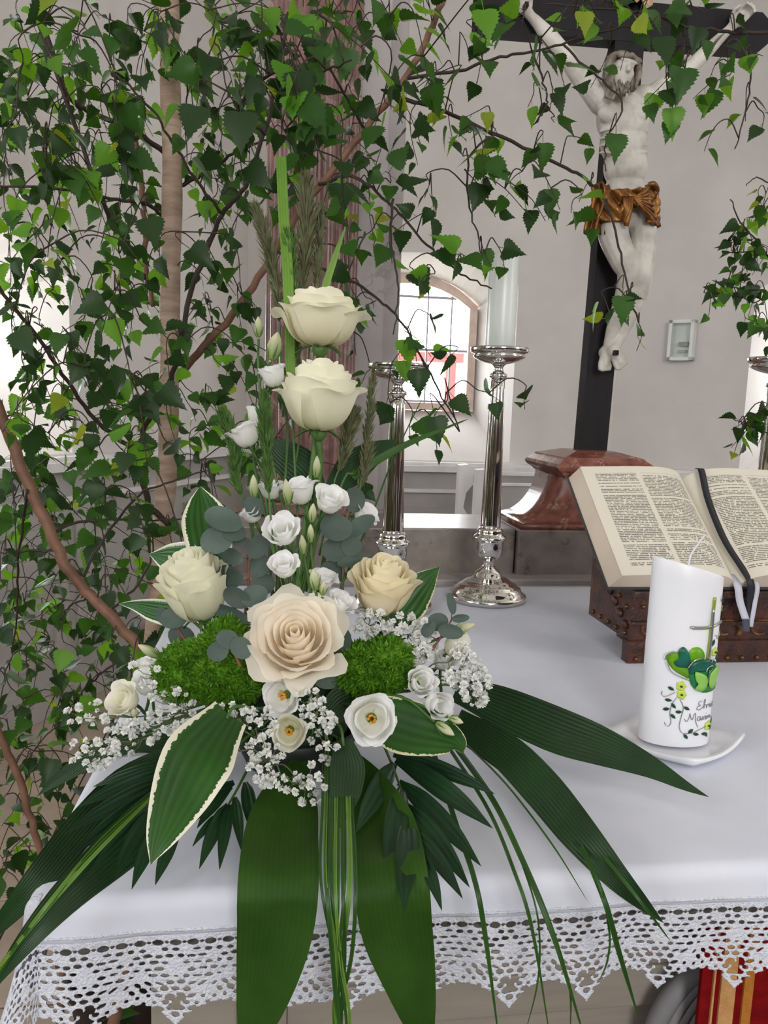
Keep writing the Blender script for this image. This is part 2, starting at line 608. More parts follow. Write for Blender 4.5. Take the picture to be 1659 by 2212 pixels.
M_redmarble = marble('red_marble', hexc(146, 90, 76), hexc(104, 58, 48), hexc(196, 156, 140), scale=42, rough=0.2, vw=.08)
M_colmarble = marble('mottled_red_marble', hexc(142, 104, 98), hexc(98, 68, 64), hexc(178, 154, 148), scale=20, rough=0.3, vw=0.09)
M_greymarble = marble('grey_marble', hexc(140, 130, 124), hexc(118, 108, 102), hexc(44, 44, 42), scale=24, rough=0.3, vw=.07)
M_pilaster = marble('pale_grey_stone', hexc(168, 162, 160), hexc(148, 141, 139), hexc(120, 112, 110), scale=6, rough=0.5)
M_cloth = mat('white_linen', hexc(218, 221, 232), hexc(211, 215, 227), scale=9, rough=0.85, bump=0.55, bscale=11, spec=0.15)
M_lace = mat('crochet_cotton', hexc(220, 223, 233), hexc(209, 213, 225), scale=160, rough=0.9, bump=0.8, bscale=420, spec=0.1)
M_altarwood = mat('grey_beige_paint', hexc(152, 144, 134), hexc(141, 133, 124), scale=7, rough=0.55, stretch=(1, 1, 8))

# ------------------------------------------------------------------ altar table
TX0, TX1, TY0, TY1, TZ = -0.185, 2.1, 0.61, 1.70, 1.0
alt = thing('altar_table', 'grey-beige panelled altar under the white lace cloth', 'altar', (0.9, 1.15, 0))
AO = (0.9, 1.15, 0)
def apart(nm, *a, ch=0.0, m=None):
    mb = MB().box(*a, ch)
    return obj(nm, mb.v, mb.f, m or M_altarwood, alt, False, org=AO)
apart('mensa_slab', TX0 + 0.004, TX1, TY0 + 0.004, TY1, 0.93, 0.999, ch=0.006)
xp0 = ony(325, 2150, 0.70)[0]
xp1 = ony(512, 2150, 0.70)[0]
apart('corner_post', xp0, xp1, 0.70, 0.82, 0.02, 0.93, ch=0.003)
apart('body', xp1, 1.9, 0.74, 1.62, 0.02, 0.93)
apart('side_panel', xp0 + 0.02, xp1, 0.82, 1.62, 0.02, 0.93)
zz = 0.915
for i, (h, d) in enumerate(((0.018, 0.03), (0.02, 0.022), (0.012, 0.028), (0.024, 0.014), (0.012, 0.02), (0.03, 0.008))):
    apart('moulding', xp1, 1.9, 0.74 - d, 0.745, zz - h, zz - 0.003, ch=0.003)
    zz -= h
xpan = ony(620, 2190, 0.735)[0]
apart('panel_stile', xp1, xpan, 0.73, 0.745, 0.1, zz, ch=0.003)
apart('panel_rail', xpan, 1.9, 0.73, 0.745, zz - 0.05, zz, ch=0.003)
apart('plinth', xp0 - 0.02, 1.92, 0.68, 1.64, 0.0, 0.06, ch=0.004)

# carved grey volute that shows beside the striped hanging
xs = ony(1440, 2190, 0.70)
mb = MB()
for k in range(4):
    pts = spline([ony(1395 + 22 * k, 2290, 0.715), ony(1425 + 24 * k, 2195, 0.705), ony(1480 + 26 * k, 2120, 0.705), ony(1560 + 22 * k, 2070, 0.715)], 14)
    mb.add(*tube(pts, 0.011 - 0.001 * k, 8))
obj('carved_volute', mb.v, mb.f, mat('grey_stone_dark', hexc(142, 141, 144), hexc(128, 127, 130), scale=20, rough=0.6), alt, org=AO)

# striped parament hanging in front of the altar
M_par = mat('dark_red_wool', hexc(132, 16, 20), hexc(112, 10, 14), scale=60, rough=0.9, bump=0.3, bscale=500, spec=0.1)
M_par2 = mat('cream_gold_weave', hexc(206, 158, 104), hexc(190, 140, 88), scale=80, rough=0.8, bump=0.3, bscale=500)
M_par3 = mat('ochre_weave', hexc(186, 120, 44), hexc(168, 104, 36), scale=80, rough=0.8, bump=0.3, bscale=500)
px0 = ony(1510, 2150, 0.665)[0]
po = (px0 + 0.2, 0.665, 0.45)
par = thing('altar_hanging', 'dark red hanging with gold stripes on the altar front', 'altar cloth', po)
mb = MB().box(px0, px0 + 0.46, 0.663, 0.668, 0.30, 0.929)
obj('fabric', mb.v, mb.f, M_par, par, False, org=po)
for a, b, m_ in ((1537, 1541, M_par2), (1554, 1586, M_par2), (1604, 1624, M_par3)):
    xa, xb = ony(a, 2150, 0.662)[0], ony(b, 2150, 0.662)[0]
    mb = MB().box(xa, xb, 0.6605, 0.663, 0.30, 0.929)
    obj('stripe', mb.v, mb.f, m_, par, False, org=po)
for q in (0.25, 0.33, 0.37):
    mb = MB().box(px0 + q, px0 + q + 0.02, 0.6605, 0.663, 0.30, 0.929)
    obj('stripe', mb.v, mb.f, M_par2, par, False, org=po)

# ------------------------------------------------------------------ altar cloth and crochet lace
CR_ = 0.012
HEM = 0.040          # length of plain linen below the table edge
LACE = 0.088
LSC = 0.92          # size of the lace repeat


def wob(x, y):
    return 0.0006 * math.sin(9 * x + 3.1 * y) * math.sin(7 * y - 2.0 * x + 0.6) + 0.0003 * math.sin(23 * x + 5 * y)


def over(o):
    """overhang o -> (outward, drop) along the rounded table edge"""
    a = CR_ * PI / 2
    if o <= 0: return o, 0.0
    if o < a:
        q = o / CR_
        return CR_ * math.sin(q), CR_ * (1 - math.cos(q))
    return CR_, CR_ + (o - a)


def drape(a, b):
    ox, oy = TX0 - a, TY0 - b
    z0 = TZ + 0.004
    if ox <= 0 and oy <= 0:
        e = min(1, min(-ox, -oy) / 0.05)
        return (a, b, z0 + (wob(a, b) + 0.0012) * e)
    if ox <= 0:
        h, d = over(oy)
        w = min(1, oy / 0.15) * (0.007 * math.sin(31 * a + 0.6) + 0.004 * math.sin(73 * a) + 0.010)
        return (a, TY0 - h - w, z0 - d)
    if oy <= 0:
        h, d = over(ox)
        w = min(1, ox / 0.15) * (0.007 * math.sin(27 * b) + 0.012)
        return (TX0 - h - w, b, z0 - d)
    r = math.hypot(ox, oy)
    th = math.atan2(oy, ox)
    h, d = over(r)
    fold = 0.5 + 0.5 * math.cos(4 * (th - PI / 4))
    w = h + min(1, r / 0.15) * (0.012 + 0.03 * fold * min(1, r / 0.12))
    return (TX0 - w * math.cos(th), TY0 - w * math.sin(th), z0 - d)


# linen sheet
xsv = np.concatenate([np.linspace(-HEM, 0, 10)[:-1] + TX0, TX0 + np.linspace(0, 1, 90) ** 1.0 * (TX1 - TX0)])
ysv = np.concatenate([np.linspace(-HEM, 0, 10)[:-1] + TY0, np.linspace(TY0, TY1 - 0.03, 50)])
V = [drape(a, b) for a in xsv for b in ysv]
cloth_o = np.array((0.9, 1.15, TZ))
cloth = thing('altar_cloth', 'white linen altar cloth with a wide crochet lace border', 'tablecloth', cloth_o)
lin_o = obj('linen', V, [q[::-1] for q in grid_faces(len(xsv), len(ysv))][::1], M_cloth, cloth, org=cloth_o)
sm = lin_o.modifiers.new('thickness', 'SOLIDIFY'); sm.thickness = 0.0012; sm.offset = 0
# raised hem seam
obj('hem', *tube([np.array(drape(a, TY0 - HEM + 0.004)) for a in np.linspace(TX0, TX1, 160)], 0.0016, 5), M_lace, cloth, org=cloth_o)

# one repeat of the lace: holes given as ellipses (s, t, half length, half height, tilt)
LU = 0.0775
lr = random.Random(11)
holes = []
for k in range(5):
    c = (k + 0.5) * LU / 5
    holes.append((c, 0.0075, 0.0046, 0.0022, 0))
    holes.append((k * LU / 5, 0.0072, 0.0015, 0.0011, 0))
    holes.append((LU - 1e-4 if k == 0 else -1.0, 0.0072, 0.0015, 0.0011, 0))
for r_i in range(11):
    t = 0.0145 + r_i * 0.0062
    n = 8
    for k in range(n):
        s = (k + (0.5 if r_i % 2 else 0.0)) * LU / n
        dt = abs(s / LU - 0.5) * 2                # 1 at the sides, 0 over the tip
        fan = abs(dt - 0.5) * 2
        if lr.random() < 0.12: continue
        a_ = 0.0018 + 0.0016 * (1 - fan) + 0.0012 * lr.random()
        b_ = 0.0009 + 0.0007 * lr.random() + (0.0004 if r_i > 5 else 0)
        tilt = 0.0 if r_i < 5 else (s / LU - 0.5) * -1.6 * (dt > 0.25)
        if r_i > 6 and dt > 0.45: a_, b_ = 0.0017, 0.0014
        if r_i >= 5 and dt < 0.2: a_, b_ = 0.0034, 0.0016
        holes.append((s + lr.uniform(-.0006, .0006), t + lr.uniform(-.0007, .0007) + (0.003 * dt if r_i > 4 else 0), a_, b_, tilt))
holes += [(LU / 2 - 0.005, 0.061, 0.0042, 0.0022, 0.15), (LU / 2 + 0.005, 0.061, 0.0042, 0.0022, -0.15), (LU / 2, 0.0695, 0.0058, 0.0026, 0), (LU / 2, 0.0775, 0.0034, 0.0018, 0)]


def edge_t(s):
    q = abs(math.sin(PI * (s / LU + 0.5)))
    return 0.0655 + 0.0215 * (1 - q) ** 1.25 + 0.0013 * abs(math.sin(PI * s / (LU / 9)))


def lace_sdf(s, t):
    s = s % LU
    d = edge_t(s) - t
    for hs, ht, a_, b_, ti in holes:
        a_ *= 1.15; b_ *= 1.4
        for off in ((0,) if 0.008 < s < LU - 0.008 else (-LU, 0, LU)):
            ds, dt = s - hs - off, t - ht
            if abs(ds) > 0.012 or abs(dt) > 0.008: continue
            if ti:
                c, n_ = math.cos(ti), math.sin(ti)
                ds, dt = ds * c + dt * n_, -ds * n_ + dt * c
            e = math.sqrt((ds / a_) ** 2 + (dt / b_) ** 2)
            d = min(d, (e - 1) * b_)
    return d


ns, ntt = 70, 82
us = np.linspace(0, LU, ns + 1)
ts = np.linspace(0, LACE, ntt + 1)
sd = np.array([[lace_sdf(a, b) for b in ts] for a in us])
hstep = 4e-4
uv2 = np.stack(np.meshgrid(us, ts, indexing='ij'), -1)
for i in range(ns + 1):
    for j in range(1, ntt + 1):
        d = sd[i, j]
        if abs(d) < 0.0011:
            gx = (lace_sdf(us[i] + hstep, ts[j]) - lace_sdf(us[i] - hstep, ts[j])) / (2 * hstep)
            gy = (lace_sdf(us[i], ts[j] + hstep) - lace_sdf(us[i], ts[j] - hstep)) / (2 * hstep)
            g2 = gx * gx + gy * gy
            if g2 > 1e-6:
                mv = np.array([-d * gx / g2, -d * gy / g2])
                l_ = np.linalg.norm(mv)
                if l_ > 0.0007: mv *= 0.0007 / l_
                if 0 < i < ns: uv2[i, j] += mv
                else: uv2[i, j, 1] += mv[1]
unit_faces = []
for i in range(ns):
    for j in range(ntt):
        if sd[i:i + 2, j:j + 2].mean() > -0.00005 and (sd[i:i + 2, j:j + 2] > -0.0004).sum() >= 3:
            unit_faces.append((i, j))


def lace_strip(fn, k0, k1, nm):
    V, F, idx = [], [], {}
    def vid(i, j):
        if (i, j) not in idx:
            u, t_ = uv2[i % ns if i % ns or i == 0 else 0, j]
            u = uv2[i % ns, j, 0] + (i // ns) * LU
            t_ = uv2[i % ns, j, 1]
            idx[(i, j)] = len(V)
            V.append(fn(u, t_))
        return idx[(i, j)]
    for k in range(k0, k1):
        for i, j in unit_faces:
            q = [vid(k * ns + i, j), vid(k * ns + i + 1, j), vid(k * ns + i + 1, j + 1), vid(k * ns + i, j + 1)]
            if None in q: continue
            F.append(q)
    o = obj(nm, V, F, M_lace, cloth, org=cloth_o)
    md = o.modifiers.new('thickness', 'SOLIDIFY'); md.thickness = 0.0016; md.offset = 0
    return o


# front strip, left strip; at the corner both run out to the mitre and hang as a point
def corner_warp(e):
    """along-edge excess beyond the corner, gathered into the hanging point"""
    return e


lace_strip(lambda s, t: drape(TX0 + s * LSC, TY0 - HEM - t * LSC), 0, 31, 'lace_border')
lace_strip(lambda s, t: drape(TX0 - HEM - t * LSC, TY0 + s * LSC), 0, 14, 'lace_border')
# corner square of lace
V, F, idx = [], [], {}
G = 150
tot = HEM + LACE * LSC
for i in range(G):
    for j in range(G):
        pts4 = []
        keep = True
        p_, q_ = (i + .5) / G * tot, (j + .5) / G * tot
        t_ = (max(p_, q_) - HEM) / LSC
        s_ = (min(p_, q_)) / tot * LU * 2
        if t_ > 0 and (lace_sdf(s_, t_) < 0 or t_ > edge_t(s_) + 0.006): continue
        for a, b in ((i, j), (i + 1, j), (i + 1, j + 1), (i, j + 1)):
            if (a, b) not in idx:
                idx[(a, b)] = len(V)
                V.append(drape(TX0 - a / G * tot, TY0 - b / G * tot))
            pts4.append(idx[(a, b)])
        F.append(pts4)
co = obj('lace_corner', V, F, M_lace, cloth, org=cloth_o)
md = co.modifiers.new('smooth', 'SMOOTH'); md.factor = 0.5; md.iterations = 3
md = co.modifiers.new('thickness', 'SOLIDIFY'); md.thickness = 0.0016; md.offset = 0

# ------------------------------------------------------------------ stone ledge, pedestal, column behind the altar
YL = 1.76
zl = 1.121
led = thing('stone_ledge', 'grey veined marble ledge along the back of the altar', 'ledge', (0.9, 1.9, 0))
LO = (0.9, 1.9, 0)
xj = 0.575
for a, b, y0 in ((-0.12, xj - 0.004, YL + 0.012), (xj, 2.2, YL)):
    mb = MB().box(a, b, y0, 2.02, 0.4, zl, 0.004)
    obj('block', mb.v, mb.f, M_greymarble, led, False, org=LO)
mb = MB().box(-0.12, 2.2, 1.705, 2.02, 0.4, 1.012, 0.003)
obj('foot_slab', mb.v, mb.f, M_pilaster, led, False, org=LO)
mb = MB().box(-0.12, 2.2, 1.72, 2.02, 0.0, 0.4)
obj('base_wall', mb.v, mb.f, M_pilaster, led, False, org=LO)

# pedestal of the crucifix: concave flared red marble block with moulded cap
def loft(levels, y0, y1, cx):
    """levels (z, half width, depth inset) -> rectangular rings"""
    V, F = [], []
    for z, hw, ins in levels:
        V += [(cx - hw, y0 + ins, z), (cx + hw, y0 + ins, z), (cx + hw, y1 - ins, z), (cx - hw, y1 - ins, z)]
    k = len(levels)
    for i in range(k - 1):
        for j in range(4):
            F.append((i * 4 + j, i * 4 + (j + 1) % 4, (i + 1) * 4 + (j + 1) % 4, (i + 1) * 4 + j))
    F.append((3, 2, 1, 0)); F.append(tuple((k - 1) * 4 + j for j in range(4)))
    return V, F


pcx = 0.783
ped = thing('crucifix_pedestal', 'red marble pedestal with concave flanks carrying the crucifix', 'pedestal', (pcx, 1.88, zl))
PO = (pcx, 1.88, zl)
lv = [(zl, 0.198, 0), (zl + 0.014, 0.198, 0)]
for i in range(13):
    q = i / 12 * PI / 2
    lv.append((zl + 0.014 + 0.122 * math.sin(q) ** 1.0 * (0.35 + 0.65 * math.sin(q)), 0.196 - 0.090 * (1 - math.cos(q)) ** 0.62 * 1.0, 0.0))
lv = [(zl, 0.198, 0), (zl + 0.014, 0.198, 0)] + [(zl + 0.014 + 0.116 * t, 0.098 + 0.098 * (1 - math.sqrt(max(0, 1 - (1 - t) ** 2))) ** 0.9, 0.0) for t in np.linspace(0, 1, 14)]
o_ = obj('body', *loft(lv, YL + 0.006, 1.985, pcx), M_redmarble, ped, True, org=PO)
zc = lv[-1][0]
lv = [(zc, 0.100, -0.002), (zc + 0.006, 0.106, -0.008), (zc + 0.010, 0.112, -0.010), (zc + 0.014, 0.118, -0.014), (zc + 0.022, 0.124, -0.018), (zc + 0.030, 0.120, -0.014), (zc + 0.036, 0.112, -0.006), (zc + 0.042, 0.104, 0.0), (zc + 0.046, 0.102, 0.002), (zc + 0.060, 0.050, 0.055)]
o_ = obj('cap', *loft(lv, YL + 0.006, 1.985, pcx), M_redmarble, ped, False, org=PO)
ZC = zc + 0.058

# clustered red marble column with grey pilaster
cxl, cxr = ony(572, 500, 1.93)[0], ony(786, 500, 1.93)[0]
ccx, cr = (cxl + cxr) / 2, (cxr - cxl) / 2
colm = thing('marble_column', 'reeded mottled red marble column beside a grey stone pilaster', 'column', (ccx, 2.0, zl))
CO = (ccx, 2.0, zl)
prof = []
nre = 9
for k in range(nre):                       # reeded half drum: rounded shafts with fillets between
    for q in np.linspace(0.05, 0.95, 8):
        ang = PI + (k + q) / nre * PI
        rr = cr * (0.90 + 0.10 * math.sin(PI * q))
        prof.append((ccx + rr * math.cos(ang), 2.04 + 0.75 * rr * math.sin(ang)))
    ang = PI + (k + 1.0) / nre * PI
    prof.append((ccx + cr * 0.87 * math.cos(ang), 2.04 + 0.75 * cr * 0.87 * math.sin(ang)))
V = [(x, y, z) for z in (zl + 0.09, 4.3) for x, y in prof]
n = len(prof)
F = [(i, i + 1, n + i + 1, n + i) for i in range(n - 1)] + [(n - 1, 0, n, 2 * n - 1)]
obj('shaft', V, F, M_colmarble, colm, True, org=CO)
for z0, z1, k in ((zl + 0.001, zl + 0.035, 1.18), (zl + 0.035, zl + 0.06, 1.12), (zl + 0.06, zl + 0.09, 1.05)):
    mb = MB().box(ccx - cr * k, ccx + cr * k, 2.04 - 0.75 * cr * k, 2.05, z0, z1, 0.006)
    obj('base_moulding', mb.v, mb.f, M_colmarble, colm, False, org=CO)
xq = ony(838, 500, 1.99)[0]
xr_ = ony(876, 400, 2.03)[0]
mb = MB().box(ccx - cr * 0.98, xq, 2.02, 2.2, zl, 4.3, 0.004)
obj('pilaster', mb.v, mb.f, M_pilaster, colm, False, org=CO)
mb = MB().box(ccx - cr * 0.9, xr_, 2.055, 2.25, zl, 4.3, 0.004)
obj('pilaster_step', mb.v, mb.f, M_pilaster, colm, False, org=CO)

# ------------------------------------------------------------------ silver candlesticks
M_silver = mat('polished_silver', (0.80, 0.78, 0.75, 1), (0.70, 0.67, 0.64, 1), scale=30, rough=0.07, metal=1.0)
M_wax = mat('white_wax', hexc(226, 230, 226), hexc(216, 221, 217), scale=5, rough=0.3, sss=0.3, spec=0.5)
K = 0.167 / 172


def candlestick(loc, label, shaft=1.0, n=56):
    loc = np.array(loc)
    t = thing('candlestick', label, 'candlestick', loc, 'silver candlesticks on the altar')
    def part(nm, prof):
        V, F = lathe([(z * K, r * K) for z, r in prof], n)
        return obj(nm, V, F, M_silver, t)
    part('foot', [(0, 84), (1, 86), (9, 86), (12, 84), (14, 79), (17, 78), (20, 74), (25, 73), (28, 66), (32, 64), (35, 57), (39, 52), (44, 45), (48, 34), (52, 30), (58, 28), (63, 24), (68, 17), (74, 13)])
    part('cup', [(74, 12.5), (78, 14), (82, 13), (86, 15), (91, 22), (98, 27), (106, 29.5), (116, 30.5), (126, 30), (130, 31), (132, 35), (136, 36), (140, 34), (143, 29), (148, 27), (152, 28), (155, 26), (158, 23.5)])
    H = 158 + 320 * shaft
    part('shaft', [(158, 22)] + [(158 + (H - 158) * q, 22 - 7.2 * q ** 0.9) for q in np.linspace(0.02, 1, 12)])
    part('neck', [(H, 15.5), (H + 2, 18.5), (H + 6, 19), (H + 9, 17), (H + 11, 13), (H + 16, 10), (H + 22, 9.5), (H + 27, 13), (H + 30, 20)])
    part('drip_pan', [(H + 29, 18), (H + 32, 30), (H + 36, 42), (H + 40, 50), (H + 43, 54), (H + 46, 54.5), (H + 48, 52), (H + 50, 53), (H + 52, 59), (H + 55, 61), (H + 60, 61), (H + 63, 60.5), (H + 63, 58), (H + 58, 56), (H + 57, 34), (H + 56, 4)])
    return t, (H + 57) * K


csR = onz(1051, 1292, TZ + 0.006)
_, hR = candlestick(csR, 'tall silver candlestick holding the thick white candle')
csL = onz(843, 1312, TZ + 0.006)
candlestick(csL, 'shorter silver candlestick without a candle in front of the column', 0.86)
c3 = np.array([1.02, 1.5, TZ + 0.006])
c3[0] = ony(1668, 900, 1.5)[0]
candlestick(c3, 'silver candlestick standing behind the open book', 1.0)
ca = thing('altar_candle', 'thick white pillar candle on the tall silver candlestick', 'candle', (csR[0], csR[1], csR[2] + hR))
hc = 196 * K * 1.0
V, F = lathe([(0, .029), (0.004, .0298), (hc * .5, .0298), (hc - .006, .0298), (hc - .002, .029), (hc, .027), (hc - .003, .018), (hc - .006, .006)], 40)
obj('wax', V, F, M_wax, ca)
V, F = tube([(0, 0, hc - .006), (0.001, 0, hc), (0.003, 0, hc + .006)], 0.0012, 6)
obj('wick', V, F, mat('wick_black', hexc(40, 36, 34), rough=0.9), ca)

# ------------------------------------------------------------------ choir bench behind the altar
M_bench = mat('pale_grey_bench_paint', hexc(214, 212, 210), hexc(204, 201, 199), scale=6, rough=0.4)
YB = 3.6
bx0 = ony(985, 1050, YB)
bz = ony(1000, 1003, YB)[2]
bzb = 0.02
bench = thing('choir_bench', 'pale grey painted choir bench with scrolled ends behind the altar', 'bench', (bx0[0], YB, 0))
BO = (bx0[0], YB, 0)
def bench_end(x, y0):
    pr = [(0, 0.0), (0.0, bz), (0.035, bz + 0.005), (0.055, bz - 0.02), (0.055, bz - 0.09), (0.03, bz - 0.13), (0.022, bz - 0.20), (0.05, bz - 0.25), (0.09, bz - 0.29), (0.11, bz - 0.34), (0.11, 0.0)]
    V = []
    for dy in (0, -0.06):
        V += [(x + a * 1.1, y0 + dy - a * 0.4, z) for a, z in pr]
    n = len(pr)
    F = [tuple(range(n))[::-1], tuple(range(n, 2 * n))] + [(i, (i + 1) % n, n + (i + 1) % n, n + i) for i in range(n)]
    return V, F
obj('bench_end', *bench_end(bx0[0], YB), M_bench, bench, False, org=BO)
obj('bench_end', *bench_end(ony(1022, 1050, YB - .25)[0], YB - 0.25), M_bench, bench, False, org=BO)
for dz, h in ((0.03, 0.018), (0.085, 0.012)):
    mb = MB().box(bx0[0] + 0.03, bx0[0] + 2.4, YB - 0.03, YB, bz - dz - h, bz - dz, 0.002)
    obj('back_rail', mb.v, mb.f, M_rail, bench, False, org=BO)
mb = MB().box(bx0[0] + 0.03, bx0[0] + 2.4, YB - 0.018, YB - 0.006, 0.1, bz - 0.1)
obj('back_panel', mb.v, mb.f, M_wains, bench, False, org=BO)
mb = MB().box(bx0[0] + 0.03, bx0[0] + 2.4, YB - 0.4, YB - 0.018, 0.43, 0.46, 0.004)
obj('seat', mb.v, mb.f, M_bench, bench, False, org=BO)

# glazed wall case on the right apse wall
s0, z0 = seg_s(A2, A3, 1447, 780)
s1, z1 = seg_s(A2, A3, 1508, 692)
a = np.array(A2); t_ = unit(np.array(A3) - a); n_ = np.array([t_[1], -t_[0]])
def wc(s, d, z):
    q = a + t_ * s + n_ * d
    return (q[0], q[1], z)
def wbox(sa, sb, d0, d1, za, zb):
    q = [wc(s, d, z) for z in (za, zb) for d in (d0, d1) for s in (sa, sb)]
    return q, [(0, 2, 3, 1), (4, 5, 7, 6), (0, 1, 5, 4), (2, 6, 7, 3), (0, 4, 6, 2), (1, 3, 7, 5)]
wo = wc((s0 + s1) / 2, 0.05, z0)
case = thing('wall_case', 'small white glazed case fixed to the plaster wall', 'wall case', wo)
M_case = mat('case_white', hexc(222, 226, 222), rough=0.4)
obj('back', *wbox(s0, s1, 0.002, 0.012, z0, z1), M_case, case, False, org=wo)
for q in ((s0, s0 + .02, z0, z1), (s1 - .02, s1, z0, z1), (s0, s1, z0, z0 + .02), (s0, s1, z1 - .02, z1)):
    obj('frame', *wbox(q[0], q[1], 0.012, 0.075, q[2], q[3]), M_case, case, False, org=wo)
sm_, zm_ = (s0 + s1) / 2, (z0 + z1) / 2
obj('bracket', *wbox(sm_ - .015, sm_ + .04, 0.012, 0.05, zm_ - .035, zm_ - .01), mat('case_grey', hexc(140, 140, 140), rough=0.5), case, False, org=wo)
obj('bracket', *wbox(sm_ - .02, sm_ + .03, 0.012, 0.045, zm_ - .075, zm_ - .06), mat('case_grey2', hexc(170, 168, 162), rough=0.5), case, False, org=wo)
obj('pane', *wbox(s0 + .02, s1 - .02, 0.066, 0.070, z0 + .02, z1 - .02), M_glass, case, False, org=wo)

# ------------------------------------------------------------------ book stand and open book
M_oldwood = mat('tooled_dark_leather', hexc(78, 40, 26), hexc(38, 20, 15), scale=34, rough=0.4, bump=0.9, bscale=70, spec=0.5)
M_relief = mat('gilded_brown_relief', hexc(120, 78, 36), hexc(66, 38, 20), scale=50, rough=0.4, bump=0.5, bscale=120, spec=0.5)
M_stud = mat('bronze_stud', hexc(110, 78, 54), rough=0.35, metal=0.8)
lx0 = onz(1348, 1437, TZ)[0]
YF = 1.135
zt = 1.122
st = thing('book_stand', 'dark tooled book stand with bronze studs under the open book', 'book stand', (lx0 + 0.2, YF + 0.12, TZ + 0.006))
SO = (lx0 + 0.2, YF + 0.12, TZ + 0.006)
lx1 = lx0 + 0.40
alp = math.radians(38)
ca_, sa_ = math.cos(alp), math.sin(alp)
def prism(prof, x0, x1):
    n = len(prof)
    V = [(x0, y, z) for y, z in prof] + [(x1, y, z) for y, z in prof]
    F = [tuple(range(n)), tuple(range(n, 2 * n))[::-1]] + [(i, n + i, n + (i + 1) % n, (i + 1) % n) for i in range(n)]
    return V, F
zb_ = TZ + 0.006
obj('body', *prism([(YF + .004, zb_ + .036), (YF + .004, zt), (YF + 0.012, zt + .004), (YF + 0.15, zt + .004 + .138 * math.tan(alp) * .98), (YF + 0.168, zt + .08), (YF + 0.168, zb_ + .036)], lx0 + .002, lx1 - .002), M_oldwood, st, False, org=SO)
obj('plinth', *prism([(YF, zb_), (YF, zb_ + .037), (YF + .022, zb_ + .037), (YF + .022, zb_)], lx0, lx1), M_oldwood, st, False, org=SO)
obj('rear_support', *prism([(YF + .03, zb_), (YF + .03, zb_ + .037), (YF + .15, zb_ + .037), (YF + .15, zb_)], lx0 + .05, lx1 - .05), M_oldwood, st, False, org=SO)
mb = MB().box(lx0, lx1, YF - .004, YF + .01, zt - .052, zt - .046, .002)
obj('rib', mb.v, mb.f, M_oldwood, st, False, org=SO)
mb = MB().box(lx0, lx1, YF - .008, YF + .01, zt - .006, zt + .006, .002)
obj('book_ledge', mb.v, mb.f, M_oldwood, st, False, org=SO)
# studs
bm = bmesh.new(); bmesh.ops.create_uvsphere(bm, u_segments=10, v_segments=6, radius=0.0042)
stud_me = bpy.data.meshes.new('stud'); bm.to_mesh(stud_me); bm.free(); stud_me.materials.append(M_stud)
for p_ in stud_me.polygons: p_.use_smooth = True
for k in range(15):
    link('stud', stud_me, st, np.array((lx0 + .014 + k * 0.0265, YF - .001, zb_ + .008)) - SO)
for k in range(9):
    link('stud', stud_me, st, np.array((lx0 + .022 + k * 0.045, YF + .003, zt - .022)) - SO)
for k in range(5):
    link('stud', stud_me, st, np.array((lx0 + .001, YF + .02 + k * 0.032, zb_ + .046)) - SO)
    link('stud', stud_me, st, np.array((lx0 + .001, YF + .02 + k * 0.028, zb_ + .09 + .012 * k)) - SO)
# relief scrolls on the front
for k in range(6):
    cx = lx0 + .04 + k * 0.064
    pts = [(cx + .026 * math.cos(q) * (1 - q / 9), YF + .003, zb_ + .055 + .018 * math.sin(q) * (1 - q / 9)) for q in np.linspace(-0.6, 5.2, 22)]
    obj('scroll_relief', *tube(pts, np.linspace(.005, .002, 22), 6), M_relief, st, org=SO)
# carved side: small scalloped boards
mbs = MB()
for k in range(7):
    V, F = lathe([(0, .008), (.004, .0075), (.007, .004)], 10)
    V = [(lx0 + .002 - z, YF + .02 + .021 * k + x * 1.2, zb_ + .06 + .014 * k + y) for x, y, z in V]
    mbs.add(V, F)
obj('side_carving', mbs.v, mbs.f, M_oldwood, st, org=SO)

# the book: local u to the right, v up the slope, w off the slope
BG = np.array([ony(1597, 1272, 1.12)[0], YF - 0.002, zt + 0.010])
def bk(u, v, w):
    return np.array([BG[0] + u, BG[1] + v * ca_ - w * sa_, BG[2] + v * sa_ + w * ca_])
bookT = thing('open_book', 'large open book with two-column print resting on the stand', 'book', BG)
M_cover = mat('book_cover', hexc(58, 60, 62), rough=0.6)
M_fore = mat('page_edges', hexc(214, 200, 182), hexc(196, 180, 162), scale=6, rough=0.8, stretch=(1, 1, 1))
PH, PW = 0.250, 0.203
def page_h(u):                       # height of the paper surface over the cover, u from the gutter
    q = abs(u) / PW
    return 0.006 + 0.034 * (1 - math.exp(-q * 9)) * (1 - 0.25 * q)
def bprism(quad_uw, v0, v1):
    n = len(quad_uw)
    V = [bk(u, v0, w) for u, w in quad_uw] + [bk(u, v1, w) for u, w in quad_uw]
    F = [tuple(range(n))[::-1], tuple(range(n, 2 * n))] + [(i, (i + 1) % n, n + (i + 1) % n, n + i) for i in range(n)]
    return V, F
for sgn in (-1, 1):
    qd = [(0, 0), (sgn * (PW + .017), 0), (sgn * (PW + .017), .003), (0, .003)]
    obj('cover', *bprism(qd, -.004, PH + .004), M_cover, bookT, False, org=BG)
    us_ = np.linspace(0, 1, 20) ** 1.6 * PW
    top = [(sgn * u, page_h(u)) for u in us_]
    # block with slanted fore edge
    qd = [(0, .003), (sgn * (PW + .014), .003)] + [(a, b - .0006) for a, b in top[::-1]]
    obj('page_block', *bprism(qd, 0, PH), M_fore, bookT, False, org=BG)
